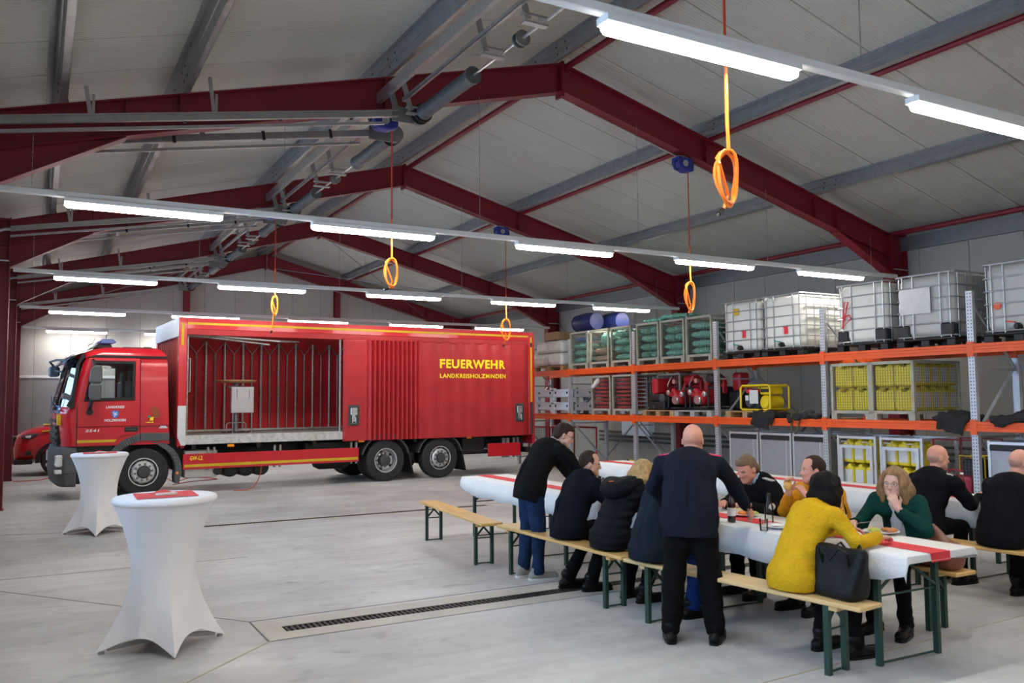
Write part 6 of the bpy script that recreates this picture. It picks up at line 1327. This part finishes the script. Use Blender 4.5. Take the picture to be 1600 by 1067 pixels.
            s.wrinkle(.007,60,seed,(1.6,1.6,.25)); s.box(hp(.13,0,-.05),(.085*hk,.055,.125*hk),.03,R,op='cut',k=.012)
        s.build('hair', hairm, t)
    if glasses:
        b = MB()
        for q in (-1,1):
            c = hp(.096,q*.032,.004); b.tube([c+R@(np.array((-.004*abs(math.cos(a)),.022*math.cos(a),.018*math.sin(a)))*hk) for a in [2*PI*i/18 for i in range(18)]], .0014, 5, closed=True); b.tube([hp(.092,q*.054,.008),hp(.03,q*.083,.012),hp(-.01,q*.086,.008)], .0016, 5)
        b.tube([hp(.098,.011,.006),hp(.101,0,.009),hp(.098,-.011,.006)], .0015, 5); b.build('glasses', 'glasses', t)
    return body, g
def epaulette(F, q, m='patch', k=1.0):
    S, N = np.array(F.J['S'+q],float), np.array(F.J['N'],float); sg = 1 if q == 'L' else -1; a = S+np.array((-.0,sg*.022,.063)); c = S*.45+N*.55; c = np.array((c[0],c[1],a[2]+.022)); d = c-a; d /= np.linalg.norm(d); b = MB(); b.bar(a,a+d*.115*k,.052,.014,up=(0,0,1)); b.build('epaulette', m, F.t, bevel=.006)
# ---- men and women on the near bench, facing the table
F = Fig('seated man in a dark jacket with glasses looking at a phone', 4.47, 6.90, -.08); seated(F, lean=.20, headf=.25, headz=1.175, knee=.34, ank=.10, sh=.20)
F.J.update(EL=(.32,.24,.78),XL=(.47,.10,.88),ER=(.33,-.24,.78),XR=(.49,-.08,.90)); F.J['AL'] = (.04,.08,.10); F.J['TL'] = (.19,.06,.04); F.J['AR'] = (.16,-.16,.10); F.J['TR'] = (.31,-.18,.04)
figure(F,'cloth_navy','trouser_black','skin',hair='receding',hairm='hair_brown',yaw=-.42,pitch=.12,fat=1.22,hemz=.50,glasses=True,collar='cloth_navy',wr=.008,seed=1,hands={'R':((.6,.3,.5),(-.6,.6,.2),1,.6,1.0),'L':((.6,-.3,.4),(-.4,-.6,.3),-1,.6,1.0)}); epaulette(F,'R')
ph = MB(); ph.box((-.004,-.036,-.07),(.004,.036,.07)); o = tag(ph.build('phone', 'panel_grey', bevel=.003), 'grey phone in the hands of the seated man with glasses', 'phone'); o.location = (5.02,6.845,.985); o.rotation_euler = (.1,-.5,-.3)
F = Fig('blond woman in a black hooded puffer vest bent over her plate', 4.47, 6.22, .04); seated(F, lean=.27, headf=.39, headz=1.115, knee=.40, ank=.30, sh=.165)
F.J.update(EL=(.42,.20,.80),XL=(.62,.08,.83),ER=(.38,-.22,.77),XR=(.58,-.12,.83))
def vest(s, J):
    s.V = (s.V-.013*np.abs(np.sin(PI*s.ax[2]/.075))[None,None,:]).astype(np.float32)
F.extra = vest
bd, vg = figure(F,'puffer','trouser_black','skin_pale',hair='bob',hairm='hair_blond',longhair=(.06,.02),yaw=-.25,pitch=.55,fat=1.12,hemz=.495,female=True,wr=.004,seed=2,topname='puffer_vest')
h_ = SDF((-.14,-.26,.84),(.36,.26,1.24),.011,.045); h_.ell((.05,0,1.0),(.10,.165,.085),rotm(0,-.5)); h_.cap((.09,.13,1.02),(.25,.12,1.06),.060,.035); h_.cap((.09,-.13,1.02),(.25,-.12,1.06),.060,.035); h_.cap((.10,.10,1.065),(.10,-.10,1.065),.035); h_.wrinkle(.006,26,4); h_.build('hood', 'puffer', F.t); b = MB(); b.cbox((.0,-.03,1.075),(.03,.03,.006)); b.build('hood_tab', 'rack_orange', F.t)
for q in 'LR':
    s = SDF(np.minimum(F.v('S'+q),np.minimum(F.v('E'+q),F.v('X'+q)))-.1, np.maximum(F.v('S'+q),np.maximum(F.v('E'+q),F.v('X'+q)))+.1, .011, .02); s.cap(F.v('S'+q)*.8+F.v('E'+q)*.2,F.v('E'+q),.071,.063); s.cap(F.v('E'+q),F.v('X'+q)*.95+F.v('E'+q)*.05,.063,.047); s.wrinkle(.004,30,5); s.build('sleeve', 'sleeve_navy', F.t)
F = Fig('seated person in a grey teal jacket half hidden by the standing uniform', 4.42, 5.58, .1); seated(F, lean=.22, headf=.28, headz=1.13, knee=.42, ank=.33, sh=.20)
F.J.update(EL=(.30,.25,.78),XL=(.52,.14,.84),ER=(.34,-.24,.78),XR=(.56,-.12,.84)); figure(F,'grey_teal','jeans_blue','skin',hair='short',hairm='hair_brown',pitch=.3,fat=1.2,hemz=.497,seed=6,wr=.006)
F = Fig('black haired woman in a yellow blazer with black trousers', 4.60, 4.26, -.10); seated(F, lean=.26, headf=.33, headz=1.145, knee=.40, ank=.36, sh=.175)
F.J.update(EL=(.40,.25,.80),XL=(.60,.14,.83),ER=(.30,-.30,.82),XR=(.55,-.25,.83)); F.J['AR'] = (.42,-.14,.10); F.J['TR'] = (.57,-.15,.04)
figure(F,'yellow_wool','trouser_black','skin_pale',hair='bob',hairm='hair_black',longhair=(.19,-.035),yaw=-.15,pitch=.12,fat=1.06,hemz=.49,female=True,seed=7,wr=.006,collar='yellow_wool',topname='blazer',hands={'R':((.9,.25,-.05),(0,0,-1),1,.2,.5)})
# ---- across the table, facing this way
F = Fig('man in black uniform with light blue collar bent over his plate', 6.12, 5.84, PI); seated(F, lean=.27, headf=.36, headz=1.145, sh=.195)
F.J.update(EL=(.32,.28,.80),XL=(.52,.16,.84),ER=(.34,-.27,.80),XR=(.54,-.12,.84)); figure(F,'uniform','trouser_black','skin_pink',hair='short',hairm='hair_light',yaw=.05,pitch=.42,fat=1.15,hemz=.49,collar='shirt_blue',seed=8,wr=.006); epaulette(F,'L'); epaulette(F,'R')
b = MB(); b.lathe([(.022,0),(.03,.003),(.022,.006)], 18, 'x', (0,0,0)); o = b.build('sleeve_badge', 'label_white', F.t); o.location = (.40,.335,.84); o.rotation_euler.z = 1.2
F = Fig('man in a mustard sweater raising a bread roll to his mouth', 6.12, 5.17, PI); seated(F, lean=.20, headf=.25, headz=1.175, sh=.20)
F.J.update(EL=(.30,.30,.80),XL=(.40,.06,.97),ER=(.34,-.25,.80),XR=(.48,-.06,1.00)); figure(F,'mustard','trouser_black','skin_pink',hair='receding',hairm='hair_brown',yaw=-.55,pitch=.06,fat=1.12,hemz=.49,seed=9,wr=.006,topname='sweater',hands={'R':((.10,-.1,.9),(.1,.9,.1),1,.7,1.2),'L':((.2,-.5,.7),(.1,-.8,.2),-1,.7,1.2)})
s = SDF((5.50,5.10,1.00),(5.75,5.36,1.16),.008,.012); s.cap((5.60,5.21,1.05),(5.65,5.24,1.10),.032,.028); s.wrinkle(.004,60,2); tag(s.build('bread_roll', 'food_gold'), 'bitten bread roll held by the man in the mustard sweater', 'bread roll')
F = Fig('long haired woman in a green blazer with hand at her mouth', 6.10, 4.45, PI+.25); seated(F, lean=.18, headf=.20, headz=1.125, sh=.165)
F.J.update(EL=(.30,.27,.79),XL=(.335,.075,.945),ER=(.30,-.25,.78),XR=(.50,-.20,.83)); figure(F,'green_wool','trouser_black','skin_pale',hair='long',hairm='hair_darkblond',longhair=(.19,.0),yaw=.02,pitch=.08,fat=1.0,hemz=.49,female=True,seed=10,glasses=True,wr=.004,topname='blazer',hands={'L':((-.05,-.42,.85),(-.75,-.5,.1),-1,.8,1.3),'R':((.6,-.1,-.05),(0,0,-1),1,.6,1.0)})
s = SDF((-.1,-.12,.55),(.42,.12,1.08),.011,.02); J = F.J; s.cap((.115,0,.64),(.225,0,.97),.055,.045,flat=((1,0,0),.7)); s.build('shirt_front', 'shirt_white', F.t)
b = MB(); b.bar((0,0,0),(.16,.0,.02),.008,.002); o = tag(b.build('fork', 'steel'), 'steel fork held by the woman in the green blazer', 'fork'); o.location = (5.48,4.44,.84); o.rotation_euler.z = -.6
# ---- second row, backs this way
F = Fig('bald man in black jacket with shoulder badge on the second bench', 7.43, 5.26, -.02); seated(F, lean=.22, headf=.29, headz=1.20, sh=.205); F.J.update(EL=(.30,.30,.80),XL=(.55,.18,.84),ER=(.32,-.30,.78),XR=(.58,-.22,.84))
figure(F,'uniform','trouser_black','skin_pink',hair='fringe',hairm='hair_grey',yaw=-.45,pitch=.12,fat=1.22,hemz=.49,collar='uniform',seed=11,wr=.007); epaulette(F,'R'); F.J
F = Fig('bald man with glasses in black jacket looking down', 7.45, 4.50, -.05); seated(F, lean=.24, headf=.32, headz=1.19, sh=.215); F.J.update(EL=(.30,.32,.80),XL=(.55,.2,.84),ER=(.34,-.30,.78),XR=(.60,-.18,.84))
figure(F,'uniform','trouser_black','skin_pink',hair='fringe',hairm='hair_grey',yaw=-.40,pitch=.30,fat=1.25,hemz=.49,collar='uniform',seed=12,wr=.007,glasses=True)
# ---- standing men
def standing(F, hip=.90, lean=(.1,.28,.42), zs=(1.06,1.24,1.36), sh=.20, head=(.5,0,1.5), feet=((.0,.13),(.0,-.13))):
    J = F.J; J['P'] = (0,0,hip); J['W'] = (lean[0],0,zs[0]); J['C'] = (lean[1],0,zs[1]); J['N'] = (lean[2],0,zs[2]); J['HD'] = head
    for n, q, f in (('L',1,feet[0]),('R',-1,feet[1])): J['S'+n] = (lean[2]*.92,q*sh,zs[2]-.05); J['H'+n] = (0,q*.085,hip-.03); J['K'+n] = (f[0]*.5+.03,(f[1]+q*.085)/2,.48); J['A'+n] = (f[0],f[1],.10); J['T'+n] = (f[0]+.15,f[1]+q*.03,.04)
F = Fig('standing man in dark blazer and blue jeans leaning over the bench', 4.42, 7.52, -.10); standing(F, hip=.92, lean=(.05,.16,.27), zs=(1.06,1.24,1.345), head=(.38,-.02,1.43), feet=((-.03,.11),(.03,-.10)))
F.J.update(EL=(.46,.24,1.12),XL=(.60,.16,.93),ER=(.44,-.25,1.08),XR=(.60,-.14,.92)); F.hem = ((-.05,0,.78),(-.35,0,-1))
def coat(s, J): s.cap(J['P'],J['P']+np.array((-.03,0,-.16)),.185,.195,flat=((1,0,0),.78))
F.extra = coat; figure(F,'wool_black','jeans','skin_pale',shoe='sneaker',hair='short',hairm='hair_brown',yaw=-.35,pitch=.38,fat=1.12,glasses=True,collar='patch',seed=13,wr=.006,topname='blazer',jeans_hem=1,legk=1.08)
F = Fig('standing bald man in navy uniform jacket reaching for a glass', 4.30, 4.96, .80); standing(F, hip=.92, lean=(.03,.11,.19), zs=(1.06,1.24,1.345), sh=.215, head=(.29,-.02,1.47), feet=((-.02,.16),(.02,-.17)))
F.J.update(EL=(.28,.30,1.10),XL=(.42,.20,.95),ER=(.36,-.34,1.10),XR=(.46,-.42,.93)); F.hem = ((0,0,.77),(-.1,0,-1)); F.extra = coat
figure(F,'wool_navy','trouser_black','skin_pink',hair=None,hairm='hair_grey',yaw=-.15,pitch=.35,fat=1.2,collar='wool_navy',seed=14,wr=.005,glasses=True,legk=1.22,topname='uniform_jacket',hands={'R':((.5,-.35,-.55),(.5,.6,-.2),1,.45,.9)}); epaulette(F,'R','crimson',1.2); epaulette(F,'L','crimson',1.2)
